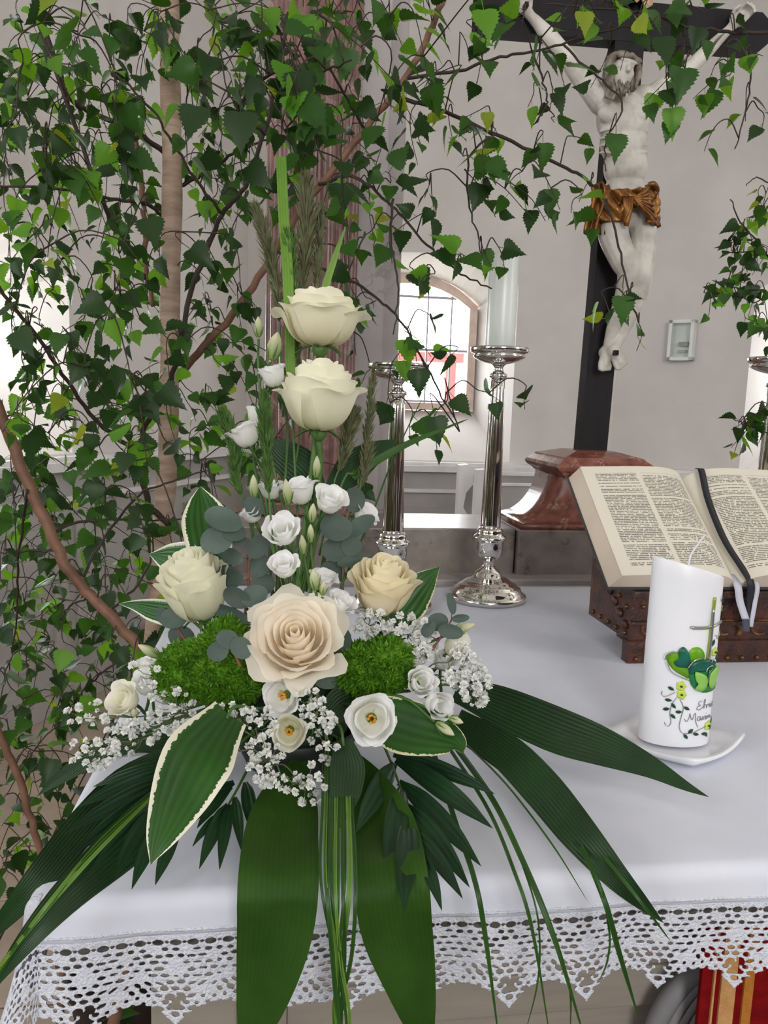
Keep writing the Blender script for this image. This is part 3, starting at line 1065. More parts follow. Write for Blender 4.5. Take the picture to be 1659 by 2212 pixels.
# print material: two columns of lines from uv
M_print = bpy.data.materials.new('printed_page')
M_print.use_nodes = True
N, L, b = nodes_of(M_print)
b.inputs['Roughness'].default_value = 0.8
uvn = N.new('ShaderNodeUVMap')
sx = N.new('ShaderNodeSeparateXYZ'); L.new(uvn.outputs[0], sx.inputs[0])
def mth(op, a, bb=None, cc=None):
    n = N.new('ShaderNodeMath'); n.operation = op
    for i, x in enumerate((a, bb, cc)):
        if x is None: continue
        if isinstance(x, (int, float)): n.inputs[i].default_value = x
        else: L.new(x, n.inputs[i])
    return n.outputs[0]
U_, V_ = sx.outputs[0], sx.outputs[1]
NL = 66.0
ln = mth('FLOOR', mth('MULTIPLY', V_, NL))
fr_ = mth('FRACT', mth('MULTIPLY', V_, NL))
inl = mth('LESS_THAN', mth('ABSOLUTE', mth('SUBTRACT', fr_, 0.5)), 0.26)
cmb = N.new('ShaderNodeCombineXYZ')
L.new(mth('MULTIPLY', U_, 64.0), cmb.inputs[0]); L.new(mth('MULTIPLY', ln, 7.13), cmb.inputs[1])
nz = N.new('ShaderNodeTexNoise'); nz.inputs['Scale'].default_value = 1.0; nz.inputs['Detail'].default_value = 1.5
L.new(cmb.outputs[0], nz.inputs['Vector'])
word = mth('GREATER_THAN', nz.outputs[0], 0.415)
c1 = mth('MULTIPLY', mth('GREATER_THAN', U_, 0.10), mth('LESS_THAN', U_, 0.475))
c2 = mth('MULTIPLY', mth('GREATER_THAN', U_, 0.515), mth('LESS_THAN', U_, 0.90))
cols = mth('ADD', c1, c2)
vin = mth('MULTIPLY', mth('GREATER_THAN', V_, 0.075), mth('LESS_THAN', V_, 0.93))
# paragraph ends: some lines break off in one column
wn = N.new('ShaderNodeTexWhiteNoise'); wn.noise_dimensions = '2D'
cm2 = N.new('ShaderNodeCombineXYZ'); L.new(ln, cm2.inputs[0]); L.new(mth('FLOOR', mth('MULTIPLY', U_, 2.02)), cm2.inputs[1])
L.new(cm2.outputs[0], wn.inputs['Vector'])
skip = mth('GREATER_THAN', wn.outputs[0], 0.07)
ink = mth('MULTIPLY', mth('MULTIPLY', mth('MULTIPLY', inl, word), mth('MULTIPLY', cols, vin)), skip)
mx = N.new('ShaderNodeMix'); mx.data_type = 'RGBA'
mx.inputs[6].default_value = hexc(220, 214, 199); mx.inputs[7].default_value = hexc(62, 60, 60)
L.new(mth('MULTIPLY', ink, 0.78), mx.inputs[0]); L.new(mx.outputs[2], b.inputs['Base Color'])
for sgn in (-1, 1):
    V, uvs = [], []
    us_ = np.linspace(0, 1, 26) ** 1.5 * (PW + .001)
    for u in us_:
        for v in np.linspace(0, 1, 8):
            dip = 0.0
            V.append(bk(sgn * u, v * PH, page_h(u) + dip))
            uvs.append((0.5 + 0.5 * (u / PW) * sgn if False else (u / PW if sgn > 0 else 1 - u / PW), v))
    fc = grid_faces(26, 8)
    if sgn < 0: fc = [q[::-1] for q in fc]
    obj('page', V, fc, M_print, bookT, True, uv=uvs, org=BG)
# two ribbon markers
M_rib = mat('dark_ribbon', hexc(34, 34, 42), hexc(28, 28, 36), scale=20, rough=0.5)
M_ribw = mat('pale_ribbon', hexc(196, 198, 212), rough=0.5)
def ribbon(pts, w, m_, nm):
    p = spline(pts, 30)
    V = []
    for q in p: V += [q + np.array([-w / 2, 0, 0]), q + np.array([w / 2, 0, 0])]
    F = [(2 * i, 2 * i + 1, 2 * i + 3, 2 * i + 2) for i in range(29)]
    o = obj(nm, V, F, m_, bookT, org=BG)
    md = o.modifiers.new('t', 'SOLIDIFY'); md.thickness = 0.0006
    return o
ribbon([bk(.022, PH + .002, .03), bk(.022, PH - .01, .036), bk(.012, PH * .7, .028), bk(.008, PH * .35, .022), bk(.012, .02, .024), bk(.016, -.006, .02), bk(.020, -.012, .0) + (0, -.004, -.012), bk(.022, -.012, 0) + (0, -.006, -.05)], .013, M_rib, 'ribbon')
ribbon([bk(-.002, .02, .010), bk(-.004, -.006, .014), bk(.002, -.014, .0) + (0, -.004, -.01), bk(.012, -.014, 0) + (0, -.008, -.038)], .013, M_ribw, 'ribbon')
ribbon([bk(.012, -.014, 0) + (0, -.0085, -.038), bk(.0145, -.014, 0) + (0, -.009, -.058)], .013, mat('ribbon_end', hexc(70, 74, 92), rough=0.5), 'ribbon_tip')
ribbon([bk(.030, .02, .012), bk(.030, -.006, .014), bk(.029, -.014, .0) + (0, -.003, -.01), bk(.024, -.014, 0) + (0, -.005, -.052)], .008, M_ribw, 'ribbon')

# ------------------------------------------------------------------ decorated candle on its dish
cb = onz(1453, 1598, TZ + 0.012)
dish_o = np.array([cb[0], cb[1], TZ + 0.006])
M_porc = mat('white_porcelain', hexc(232, 234, 240), rough=0.12, spec=0.6)
V, F = [], []
nr, na = 8, 48
dx, dy = unit(np.array([CR[0], CR[1], 0])), unit(np.array([CF[0], CF[1], 0]))
for i in range(nr + 1):
    r = i / nr
    for j in range(na):
        q = 2 * PI * j / na
        # rounded square turned a little, with lifted corners
        k = 1.0 / max(abs(math.cos(q)), abs(math.sin(q))) ** 0.80
        c = abs(math.sin(2 * q)) ** 0 
        lift = (0.010 * r ** 5) * (k - 0.75) * 2.2
        q2 = q + 0.75
        p_ = cb + dx * (0.066 * r * k * math.cos(q2)) + dy * (0.060 * r * k * math.sin(q2))
        V.append((p_[0], p_[1], TZ + 0.0115 + lift - 0.004 * (r < 0.95)))
F = [(i * na + j, i * na + (j + 1) % na, (i + 1) * na + (j + 1) % na, (i + 1) * na + j) for i in range(nr) for j in range(na)]
dsh = solo('candle_dish', V, F, M_porc, 'small white porcelain dish with raised corners under the decorated candle', 'dish', dish_o)
md = dsh.modifiers.new('t', 'SOLIDIFY'); md.thickness = 0.004; md.offset = 0
HCl, HCr = 0.228, 0.205
CA, CB = 0.0425, 0.026               # half axes of the oval candle
ZB = TZ + 0.0135
ct = thing('wedding_candle', 'white oval candle with green heart, butterfly and cross decoration', 'candle', (cb[0], cb[1], ZB))
CTO = np.array([cb[0], cb[1], ZB])
tilt = unit(dx + 0.0 * dy)
def cpt(phi, z, off=0.0):
    """phi: 0 facing the camera, + to the right"""
    k = (abs(math.sin(phi)) ** 2.0 + abs(math.cos(phi)) ** 2.0) ** -0.5
    return CTO + dx * ((CA + off) * math.sin(phi)) - dy * ((CB + off) * math.cos(phi)) + np.array([0, 0, z])
def ctop(phi):
    return HCl + (HCr - HCl) * (math.sin(phi) * .5 + .5) + 0.004 * math.cos(phi)
V, F = [], []
n = 64
for i in range(13):
    for j in range(n):
        phi = 2 * PI * j / n
        V.append(cpt(phi, ctop(phi) * i / 12))
F = [(i * n + j, i * n + (j + 1) % n, (i + 1) * n + (j + 1) % n, (i + 1) * n + j) for i in range(12) for j in range(n)]
F += [tuple(range(n))[::-1], tuple(12 * n + j for j in range(n))]
wx = obj('wax', V, F, mat('candle_wax_white', hexc(234, 235, 240), hexc(229, 231, 237), scale=10, rough=0.35, sss=0.25, spec=0.5), ct, org=CTO)
md = wx.modifiers.new('b', 'BEVEL'); md.width = 0.0015; md.segments = 2; md.limit_method = 'ANGLE'
top_c = CTO + np.array([0, 0, (HCl + HCr) / 2 + .002])
obj('wick', *tube(spline([top_c - (0, 0, .004), top_c + dx * .002 + (0, 0, .012), top_c + dx * .010 + (0, 0, .026), top_c + dx * .016 + (0, 0, .036)], 10), .0011, 6), mat('wick_white', hexc(222, 222, 228), rough=0.8), ct, org=CTO)
# decoration: drawn in candle-face pixels -> angle and height on the wax
c_l, c_r, c_b = 1383.0, 1527.0, 1597.0
def face(px, py, off=0.0006):
    t = (c_b - py) / 375.0
    xl = 1383 + 25 * t
    xr = 1523 + 22 * t
    f = max(-.985, min(.985, ((px - xl) / (xr - xl)) * 2 - 1))
    phi = math.asin(f)
    return cpt(phi, t * 0.2255, off)
def zpix(zx, zy):                     # coordinates read in an enlarged crop of the photo
    return 1280 + zx / 4.377, 1200 + zy / 4.377
def deco(nm, poly, m_, off=0.0008, fan=True):
    poly = [zpix(*q) for q in poly]
    c = np.mean(poly, axis=0)
    V = [face(*c, off)] + [face(*q, off) for q in poly] + [face(*(c + (np.array(q) - c) * .55), off + .0002) for q in poly]
    k = len(poly)
    F = [(0, 1 + k + i, 1 + k + (i + 1) % k) for i in range(k)] + [(1 + k + i, 1 + i, 1 + (i + 1) % k, 1 + k + (i + 1) % k) for i in range(k)]
    F = [q[::-1] for q in F]
    o = obj(nm, V, F, m_, ct, org=CTO)
    md = o.modifiers.new('t', 'SOLIDIFY'); md.thickness = 0.0008; md.offset = 0
    return o
def stroke(nm, pts, m_, w=0.0007, n=None, off=0.0004):
    p = spline([zpix(*q) + (0,) for q in pts], n or max(4, 5 * len(pts)))
    return obj(nm, *tube([face(q[0], q[1], off) for q in p], w, 5), m_, ct, org=CTO)
def smoothpoly(pts, n=28):
    p = spline([q + (0,) for q in pts + [pts[0]]], n)
    return [(a, b) for a, b, _ in p[:-1]]
G_lime = mat('wax_lime_green', hexc(118, 176, 26), hexc(96, 158, 22), scale=60, rough=0.35)
G_teal = mat('wax_teal_green', hexc(26, 104, 84), hexc(18, 84, 72), scale=60, rough=0.35)
G_mid = mat('wax_leaf_green', hexc(52, 146, 40), hexc(20, 116, 76), scale=40, rough=0.35)
G_pale = mat('wax_pale_green', hexc(136, 190, 84), rough=0.4)
G_dark = mat('wax_dark_green', hexc(16, 66, 36), rough=0.4)
G_flow = mat('wax_yellow_green', hexc(196, 214, 84), rough=0.4)
G_silv = mat('wax_silver_line', hexc(176, 178, 182), rough=0.25, metal=0.85)
stroke('cross_inlay', [(1022, 392), (1008, 560), (990, 760), (972, 945)], mat('wax_olive', hexc(150, 168, 60), rough=0.3, metal=0.3), .0022)
stroke('cross_inlay', [(1004, 490), (994, 700), (975, 940)], G_silv, .0016, off=.0022)
stroke('cross_inlay', [(812, 650), (960, 650), (1120, 625)], G_silv, .0016, off=.0012)
stroke('cross_inlay', [(830, 662), (960, 662), (1090, 642)], mat('wax_olive2', hexc(150, 168, 60), rough=0.3), .0013)
deco('heart', smoothpoly([(800, 1105), (690, 1040), (632, 950), (660, 880), (730, 880), (790, 900), (830, 835), (900, 830), (942, 890), (930, 960), (870, 1040)]), G_lime)
deco('heart', smoothpoly([(1078, 1230), (940, 1235), (840, 1180), (810, 1080), (830, 970), (930, 935), (990, 970), (1040, 970), (1075, 1060), (1082, 1150)]), G_mid, .0016)
deco('butterfly_wing', smoothpoly([(800, 1005), (715, 1000), (690, 960), (725, 925), (722, 860), (760, 822), (800, 870), (815, 945)]), G_teal, .0028)
deco('butterfly_wing', smoothpoly([(800, 1000), (830, 955), (910, 935), (1000, 940), (1045, 975), (1000, 1010), (950, 1040), (860, 1040), (810, 1060)]), G_teal, .0030)
deco('butterfly_wing', smoothpoly([(955, 1130), (945, 1080), (890, 1045), (848, 1040), (855, 1110), (875, 1150), (850, 1190), (900, 1215), (945, 1180)]), G_pale, .0046)
deco('butterfly_wing', smoothpoly([(968, 1120), (980, 1060), (1030, 1015), (1072, 1005), (1062, 1070), (1040, 1120), (1045, 1165), (1000, 1200), (972, 1170)]), G_pale, .0046)
for pts in ([(790, 1005), (830, 945), (850, 925)], [(825, 950), (870, 920), (925, 912)], [(958, 1140), (966, 1070), (970, 1030)], [(966, 1060), (990, 1030), (1000, 1020)], [(940, 1040), (960, 1000), (1000, 990)],
            [(628, 950), (650, 890), (715, 865)], [(640, 960), (680, 1050), (800, 1112)], [(985, 960), (1005, 930), (1015, 905)]):
    stroke('silver_line', pts, G_silv, .0007, off=.0045)
for fx, fy, r in ((748, 1175, 42), (752, 1250, 42), (1048, 885, 36), (1012, 1555, 40), (1152, 515, 26), (1130, 738, 26)):
    deco('flower', smoothpoly([(fx + r * (1 + .18 * math.cos(5 * q)) * math.cos(q) * .9, fy + r * (1 + .18 * math.cos(5 * q)) * math.sin(q)) for q in np.linspace(0, 2 * PI, 15)[:-1]], 30), G_flow, .0009)
    deco('flower_centre', [(fx + 10 * math.cos(q), fy + 10 * math.sin(q)) for q in np.linspace(0, 2 * PI, 9)[:-1]], G_dark, .0024)
for lx, ly, ang in ((670, 1205, .5), (650, 1310, 0.0), (690, 1357, .9), (635, 1393, -.3), (688, 1452, .8), (798, 1373, .5), (732, 1408, -.1), (795, 1630, .9), (838, 1580, -.7), (888, 1612, .2), (970, 1620, 0.1), (992, 1632, 1.1), (1042, 1578, -.8), (1065, 1530, -1.1), (998, 815, .3), (1028, 795, -1.2), (1085, 940, -1.0), (1135, 440, -.2), (1146, 600, 1.2)):
    c, s_ = math.cos(ang), math.sin(ang)
    pl = [(-28, 0), (-12, -13), (8, -13), (28, 0), (8, 13), (-12, 13)]
    deco('vine_leaf', [(lx + a * c - b2 * s_, ly + a * s_ + b2 * c) for a, b2 in pl], G_dark, .0009)
for pts in ([(700, 1235), (650, 1270), (615, 1285), (598, 1262), (605, 1240)], [(712, 1285), (680, 1340), (662, 1430), (672, 1500), (655, 1545), (630, 1540), (622, 1515)],
            [(740, 1290), (770, 1370), (750, 1470), (740, 1550), (770, 1600), (850, 1600), (920, 1575), (985, 1555)], [(1135, 440), (1105, 400), (1095, 440)], [(1045, 735), (1070, 745), (1075, 775)]):
    stroke('silver_vine', pts, G_silv, .0005, off=.0006)
# handwriting, cut off by the turn of the wax
ink_m = mat('silver_ink', hexc(150, 148, 156), rough=0.4, metal=0.4)
for pts in ([(940, 1315), (915, 1318), (905, 1340), (925, 1352), (900, 1362), (890, 1385), (915, 1392), (945, 1372)],
            [(945, 1372), (965, 1340), (972, 1305), (962, 1310), (958, 1385), (968, 1352), (985, 1355), (985, 1385)],
            [(985, 1385), (1002, 1352), (1006, 1365), (1020, 1352), (1022, 1385)], [(1022, 1385), (1034, 1352), (1036, 1385), (1048, 1372)], [(1048, 1372), (1062, 1345), (1060, 1365), (1066, 1380), (1050, 1388)], [(1034, 1330), (1036, 1326)],
            [(780, 1470), (800, 1495), (822, 1460), (830, 1420), (835, 1450), (850, 1480), (868, 1430), (880, 1425), (882, 1490), (905, 1550)],
            [(925, 1455), (905, 1458), (900, 1485), (918, 1490), (928, 1458), (932, 1488), (945, 1470)], [(945, 1455), (968, 1490)], [(970, 1455), (942, 1492)], [(975, 1480), (985, 1455), (986, 1488), (996, 1475)], [(985, 1436), (987, 1432)],
            [(996, 1490), (1000, 1458), (1004, 1480), (1014, 1458), (1018, 1482), (1030, 1458), (1034, 1485), (1048, 1475)]):
    stroke('lettering', pts, ink_m, .00045, off=.0005)
# ------------------------------------------------------------------ crucifix
M_cross = mat('black_stained_wood', hexc(26, 22, 26), hexc(18, 15, 19), scale=12, rough=0.55, stretch=(6, 6, 1), spec=0.25)
M_figure = mat('aged_white_polychromy', hexc(206, 201, 193), hexc(164, 157, 148), scale=22, rough=0.5, bump=0.25, bscale=90, lo=0.4, hi=0.75)
M_hair = mat('painted_grey_brown_hair', hexc(150, 140, 128), hexc(96, 86, 76), scale=50, rough=0.6, bump=0.8, bscale=160)
M_gold = mat('old_gilding', hexc(158, 110, 58), hexc(100, 62, 30), scale=30, rough=0.36, metal=0.7, bump=0.3, bscale=90)
YC = 1.872
xo = (0.7955, 1.89, ZC)
cru = thing('crucifix', 'black wooden crucifix with pale carved figure and gilded loincloth', 'crucifix', xo)
xb, xt, zt_ = 0.7955, 0.822, 2.62
V = []
for z, c in ((ZC - 0.02, xb), (zt_, xt)):
    for y in (YC, YC + 0.042):
        V += [(c - 0.0365, y, z), (c + 0.0365, y, z)]
F = [(0, 2, 3, 1), (4, 5, 7, 6), (0, 1, 5, 4), (2, 6, 7, 3), (0, 4, 6, 2), (1, 3, 7, 5)]
obj('upright', V, F, M_cross, cru, False, org=xo)
# crossbeam with clipped ends
V = []
xl_, xr_2 = 0.440, 1.168
pr = [(xl_, 2.275), (xl_ + .003, 2.272), (xr_2 - .022, 2.288), (xr_2, 2.308), (xr_2, 2.358), (xr_2 - .022, 2.376), (xl_ + .003, 2.362), (xl_, 2.358)]
n = len(pr)
V = [(x, YC - 0.001, z) for x, z in pr] + [(x, YC + 0.043, z) for x, z in pr]
F = [tuple(range(n)), tuple(range(n, 2 * n))[::-1]] + [(i, n + i, n + (i + 1) % n, (i + 1) % n) for i in range(n)]
obj('crossbeam', V, F, M_cross, cru, False, org=xo)
# curled title scroll at the top of the cross
pts = [(x, z) for x, z in [(-.05, .0), (-.03, -.012), (-.012, .002), (0.0, -.008), (.012, .002), (.03, -.010), (.05, .002)]]
sc_c = ony(1372, 2, YC - .02)
V, F = [], []
sp = spline([(a, 0, b_) for a, b_ in pts], 24)
for q in sp:
    V += [sc_c + np.array([q[0], -.012 * math.cos(q[0] * 60), q[2]]), sc_c + np.array([q[0], -.012 * math.cos(q[0] * 60) + .004, q[2] + .06])]
F = [(2 * i, 2 * i + 2, 2 * i + 3, 2 * i + 1) for i in range(23)]
o_ = obj('title_scroll', V, F, mat('scroll_paint', hexc(226, 206, 180), hexc(206, 150, 100), scale=30, rough=0.5), cru, org=xo)
md = o_.modifiers.new('t', 'SOLIDIFY'); md.thickness = 0.004

# carved figure: one continuous surface grown from tapered limbs
fb = MB()
YT = 1.838
def fp(x, y, dY=0.0):
    return ony(x, y, YT + dY)
def ball(c, rx, ry=None, rz=None, R=None):
    ry = ry or rx; rz = rz or rx
    bm = bmesh.new()
    bmesh.ops.create_uvsphere(bm, u_segments=20, v_segments=14, radius=1)
    V = []
    for q in bm.verts:
        p_ = np.array([q.co.x * rx, q.co.y * ry, q.co.z * rz])
        if R is not None: p_ = R @ p_
        V.append(p_ + c)
    bm.verts.index_update()
    F = [tuple(w.index for w in f_.verts) for f_ in bm.faces]
    bm.free()
    fb.add(V, F)
def limb(*js):
    """joints (point, radius)"""
    pts = np.array([j[0] for j in js]); rr = [j[1] for j in js]
    k = 6 * (len(js) - 1) + 1
    p_ = spline(pts, k)
    r_ = np.interp(np.linspace(0, len(js) - 1, k), range(len(js)), rr)
    fb.add(*tube(p_, r_, 14))
    for q, r in ((p_[0], r_[0]), (p_[-1], r_[-1])): ball(q, r * .99)
def roty(a):
    c, s_ = math.cos(a), math.sin(a)
    return np.array([[c, 0, s_], [0, 1, 0], [-s_, 0, c]])
# trunk
ball(fp(1345, 258), .064, .040, .066)
ball(fp(1318, 245, -.022), .030, .018, .024); ball(fp(1375, 245, -.022), .030, .018, .024)     # chest muscles
ball(fp(1347, 310, .002), .057, .037, .058)
ball(fp(1351, 362, .002), .054, .036, .055)
ball(fp(1350, 340, -.022), .026, .012, .050)                                                    # belly
for sx_ in (-1, 1):
    for k in range(4):                                                                          # ribs
        a = fp(1347 + sx_ * 52, 285 + 15 * k, -.006); b_ = fp(1347 + sx_ * 22, 278 + 18 * k, -.028)
        fb.add(*tube(spline([a, (a + b_) / 2 + (0, -.0065, 0), b_], 8), .0034, 8))
ball(fp(1348, 425, .002), .056, .040, .052)
ball(fp(1347, 470, .002), .050, .038, .034)
# neck and head, bowed to the right and forward
limb((fp(1340, 218, -.004), .022), (fp(1340, 192, -.018), .019))
HR = roty(0.20)
hc_ = fp(1338, 157, -.030)
ball(hc_, .031, .036, .043, HR)
def hp(a, b_, c_):
    return hc_ + HR @ np.array([a, -b_, c_])
ball(hp(0.002, .020, -.016), .023, .020, .026, HR)          # face
limb((hp(.003, .036, .006), .0042), (hp(.004, .045, -.010), .0062))      # nose
ball(hp(.004, .036, .012), .022, .006, .005, HR)            # brow
for sx_ in (-1, 1):
    ball(hp(.003 + sx_ * .011, .033, .004), .0062, .004, .0038, HR)      # eyelids
    ball(hp(.003 + sx_ * .014, .026, -.010), .009, .010, .011, HR)       # cheeks
    ball(hp(sx_ * .031, .0, -.002), .004, .008, .011, HR)                # ears
ball(hp(.004, .036, -.021), .0095, .0045, .0030, HR)        # lips
ball(hp(.004, .035, -.026), .0075, .0045, .0026, HR)
ball(hp(.003, .028, -.038), .013, .012, .015, HR)           # bearded chin
ball(hp(.003, .026, -.050), .008, .008, .012, HR)
# arms
limb((fp(1300, 222), .030), (fp(1272, 188, .0), .026), (fp(1243, 150), .0225), (fp(1218, 116, .004), .0185), (fp(1190, 84, .006), .0195), (fp(1163, 52, .012), .0135), (fp(1146, 34, .016), .0105))
limb((fp(1392, 228), .030), (fp(1418, 200), .025), (fp(1452, 178), .021), (fp(1487, 150, .004), .0175), (fp(1520, 118, .006), .0175), (fp(1556, 82, .012), .0125), (fp(1578, 60, .016), .010))
ball(fp(1308, 208), .034, .030, .030); ball(fp(1388, 214), .032, .030, .030)
# hands: palm, four curled fingers, thumb
for base, tip, side in (((1146, 34), (1122, 2), 1), ((1578, 60), (1606, 30), -1)):
    a = fp(*base, .016); b_ = fp(*tip, .012)
    dv = unit(b_ - a); pv = unit(np.cross(dv, (0, 1, 0)))
    limb((a, .011), (a + dv * .020, .013), (a + dv * .034, .012))
    ball(a + dv * .024, .017, .009, .017)
    for k in range(4):
        o0 = a + dv * .034 + pv * (k - 1.5) * .0085
        ln_ = (.024, .029, .027, .020)[k]
        limb((o0, .0046), (o0 + dv * ln_ * .55 + (0, -.008, 0), .0042), (o0 + dv * ln_ * .72 + (0, -.020, 0), .0038), (o0 + dv * ln_ * .45 + (0, -.027, 0), .0034))
    t0 = a + dv * .014 - pv * side * .012
    limb((t0, .0055), (t0 + dv * .012 - pv * side * .010 + (0, -.008, 0), .0046), (t0 + dv * .022 - pv * side * .008 + (0, -.016, 0), .0038))
# legs: knees bent, shins crossing over one nail
limb((fp(1318, 455), .036), (fp(1326, 510, -.012), .036), (fp(1345, 560, -.030), .031), (fp(1358, 590, -.038), .027), (fp(1350, 640, -.022), .025), (fp(1332, 690, -.010), .020), (fp(1318, 735, -.004), .0145), (fp(1315, 752, -.002), .014))
limb((fp(1384, 460), .036), (fp(1388, 520, -.008), .034), (fp(1386, 572, -.022), .029), (fp(1382, 606, -.026), .026), (fp(1372, 650, -.008), .025), (fp(1352, 700, -.002), .0185), (fp(1333, 742, -.012), .0135), (fp(1328, 752, -.014), .013))
# feet with toes
def foot(h, t, r, dY0, dY1, w):
    a, b_ = fp(*h, dY0), fp(*t, dY1)
    dv = unit(b_ - a); pv = unit(np.cross(dv, (0, 1, 0)))
    limb((a, r), ((a + b_) / 2, r * .95), (b_, r * .8))
    ball(a + (0, .004, -.004), r * 1.1)
    for k in range(5):
        o0 = b_ + pv * (k - 2) * w + (0, -.002, 0)
        limb((a + (b_ - a) * .55 + pv * (k - 2) * w * .6, .0065), (o0, .0056), (o0 + dv * (.014 - .0016 * abs(k - 1)) , .0048))
foot((1308, 758), (1306, 788), .014, .004, -.004, .0062)
foot((1325, 755), (1338, 782), .014, -.016, -.020, .0066)
fv = np.array(fb.v)
me = mk_mesh('figure', fv - np.array(xo), fb.f, True, None, [M_figure])
fo = link('figure', me, cru)
md = fo.modifiers.new('skin', 'REMESH'); md.mode = 'VOXEL'; md.voxel_size = 0.0024; md.use_smooth_shade = True
md = fo.modifiers.new('smooth', 'SMOOTH'); md.factor = 0.5; md.iterations = 3
bpy.context.view_layer.update()
dg = bpy.context.evaluated_depsgraph_get()
nm_ = bpy.data.meshes.new_from_object(fo.evaluated_get(dg))
fo.modifiers.clear(); fo.data = nm_
if not nm_.materials: nm_.materials.append(M_figure)
for p_ in nm_.polygons: p_.use_smooth = True
tag(fo, 'pale carved wooden figure with arms raised')
# hair, wreath and beard locks
def piece(nm, mb, m_, parent, vox=None, it=2):
    o = link(nm, mk_mesh(nm, np.array(mb.v) - np.array(xo), mb.f, True, None, [m_]), parent)
    return o
hb = MB()
hr = random.Random(3)
fb_keep, fb = fb, hb
ball(hp(-.002, -.006, .010), .0345, .037, .038, HR)
for k in range(22):
    q = hr.uniform(-2.4, 2.4)
    st_ = hp(.033 * math.sin(q), .014 + .020 * math.cos(q), .026 - .006 * abs(q))
    dn = (.03 if abs(q) > .9 else .008)
    e_ = st_ + HR @ np.array([.008 * math.sin(q * 1.5), -.004, -dn - .024 * (abs(q) > 1.0)])
    fb.add(*tube(spline([st_, (st_ + e_) / 2 + (hr.uniform(-.006, .006), -.003, 0), e_], 8), np.array([.006, .0075, .007, .0065, .006, .005, .004, .002]), 7))
for k in range(5):
    s_ = hp(-.030 + .003 * k, .004 + .004 * k, -.005 - .002 * k)
    fb.add(*tube(spline([s_, s_ + (-.006, -.002, -.022), s_ + (.002, -.006, -.042), s_ + (-.004, -.008, -.062)], 10), np.linspace(.0085, .003, 10), 7))
pts = [hp(.035 * math.sin(q), .004 + .036 * math.cos(q), .020 + .002 * math.sin(5 * q)) for q in np.linspace(0, 2 * PI, 40)]
fb.add(*tube(pts, .0058, 7))
for k in range(10):
    s_ = hp(.003 + hr.uniform(-.012, .012), .034, -.034 + hr.uniform(-.008, .004))
    fb.add(*tube([s_, s_ + (hr.uniform(-.003, .003), -.004, -.012), s_ + (hr.uniform(-.004, .004), -.001, -.024)], [.004, .004, .0015], 6))
fb = fb_keep
piece('hair', hb, M_hair, fo)
# loincloth
V, F = [], []
na, nz_ = 90, 22
zt0, zb0 = fp(1345, 402)[2], fp(1345, 490)[2]
for j in range(nz_):
    t = j / (nz_ - 1)
    z = zt0 + (zb0 - zt0) * t
    cxx = fp(1348, 402 + 88 * t)[0]
    for i in range(na):
        q = 2 * PI * i / na
        side = math.sin(q)                      # +1 at the right
        w = .066 + .010 * t + .006 * math.sin(PI * t)
        fold = .0045 * math.sin(9 * q + 9 * t * (1 if side > 0 else -1)) + .003 * math.sin(17 * q - 14 * t)
        dip = (-.012 * math.cos(q) if True else 0)
        front = max(0.0, math.cos(q))
        zz = z + (-.020 * front * (1 - t)) + (.030 * front * t if abs(side) < .35 else 0) + .010 * side * (1 - t)
        V.append((cxx + (w + fold) * side, YT - .004 - (.050 + fold) * math.cos(q), zz))
F = [(j * na + i, j * na + (i + 1) % na, (j + 1) * na + (i + 1) % na, (j + 1) * na + i) for j in range(nz_ - 1) for i in range(na)]
o_ = obj('loincloth', V, F, M_gold, fo, True, org=xo)
md = o_.modifiers.new('t', 'SOLIDIFY'); md.thickness = 0.004
lb = MB()
for k in range(7):      # radiating folds gathered at the front
    s_ = fp(1368, 428, -.058)
    e_ = fp(1404 + 2 * k, 402 + 14 * k, -.046)
    lb.add(*tube(spline([s_, (s_ + e_) / 2 + (0, -.007, -.003), e_], 10), np.array([.002, .004, .005, .0055, .006, .006, .006, .0055, .005, .004]), 7))
for k in range(4):
    s_ = fp(1366 - 6 * k, 425, -.058); e_ = fp(1352 - 2 * k, 488 - 4 * k, -.058 + .004 * k)
    lb.add(*tube(spline([s_, (s_ + e_) / 2 + (0, -.006, 0), e_], 10), np.linspace(.004, .0065, 10), 7))
lb.add(*tube(spline([fp(1400, 400, -.046), fp(1412, 398, -.05), fp(1417, 412, -.04), fp(1408, 425, -.036)], 10), np.linspace(.006, .010, 10), 8))
o_ = obj('loincloth_folds', lb.v, lb.f, M_gold, fo, True, org=xo)
# hanging end at the left hip
V, F = [], []
for j in range(16):
    t = j / 15
    for i in range(20):
        u = i / 19
        x = 1274 + 42 * u + 6 * math.sin(t * 5) - 4 * t
        y = 396 + 108 * t + 4 * math.sin(u * 9)
        V.append(fp(x, y, -.028 - .009 * math.sin(u * 11 + 2 * t)))
o_ = obj('loincloth_end', V, grid_faces(16, 20), M_gold, fo, True, org=xo)
md = o_.modifiers.new('t', 'SOLIDIFY'); md.thickness = 0.005
M_nail = mat('iron_nail', hexc(28, 26, 26), rough=0.4, metal=0.7)
c = fp(1331, 762, -.034)
mb = MB().box(c[0] - .0055, c[0] + .0055, c[1] - .004, c[1] + .012, c[2] - .006, c[2] + .006, .0012)
obj('nail', mb.v, mb.f, M_nail, cru, False, org=xo)
for q in ((1132, 18), (1592, 46)):
    c = fp(*q, .006)
    mb = MB().box(c[0] - .0045, c[0] + .0045, c[1] - .022, c[1] + .0, c[2] - .0045, c[2] + .0045, .001)
    obj('nail', mb.v, mb.f, M_nail, cru, False, org=xo)
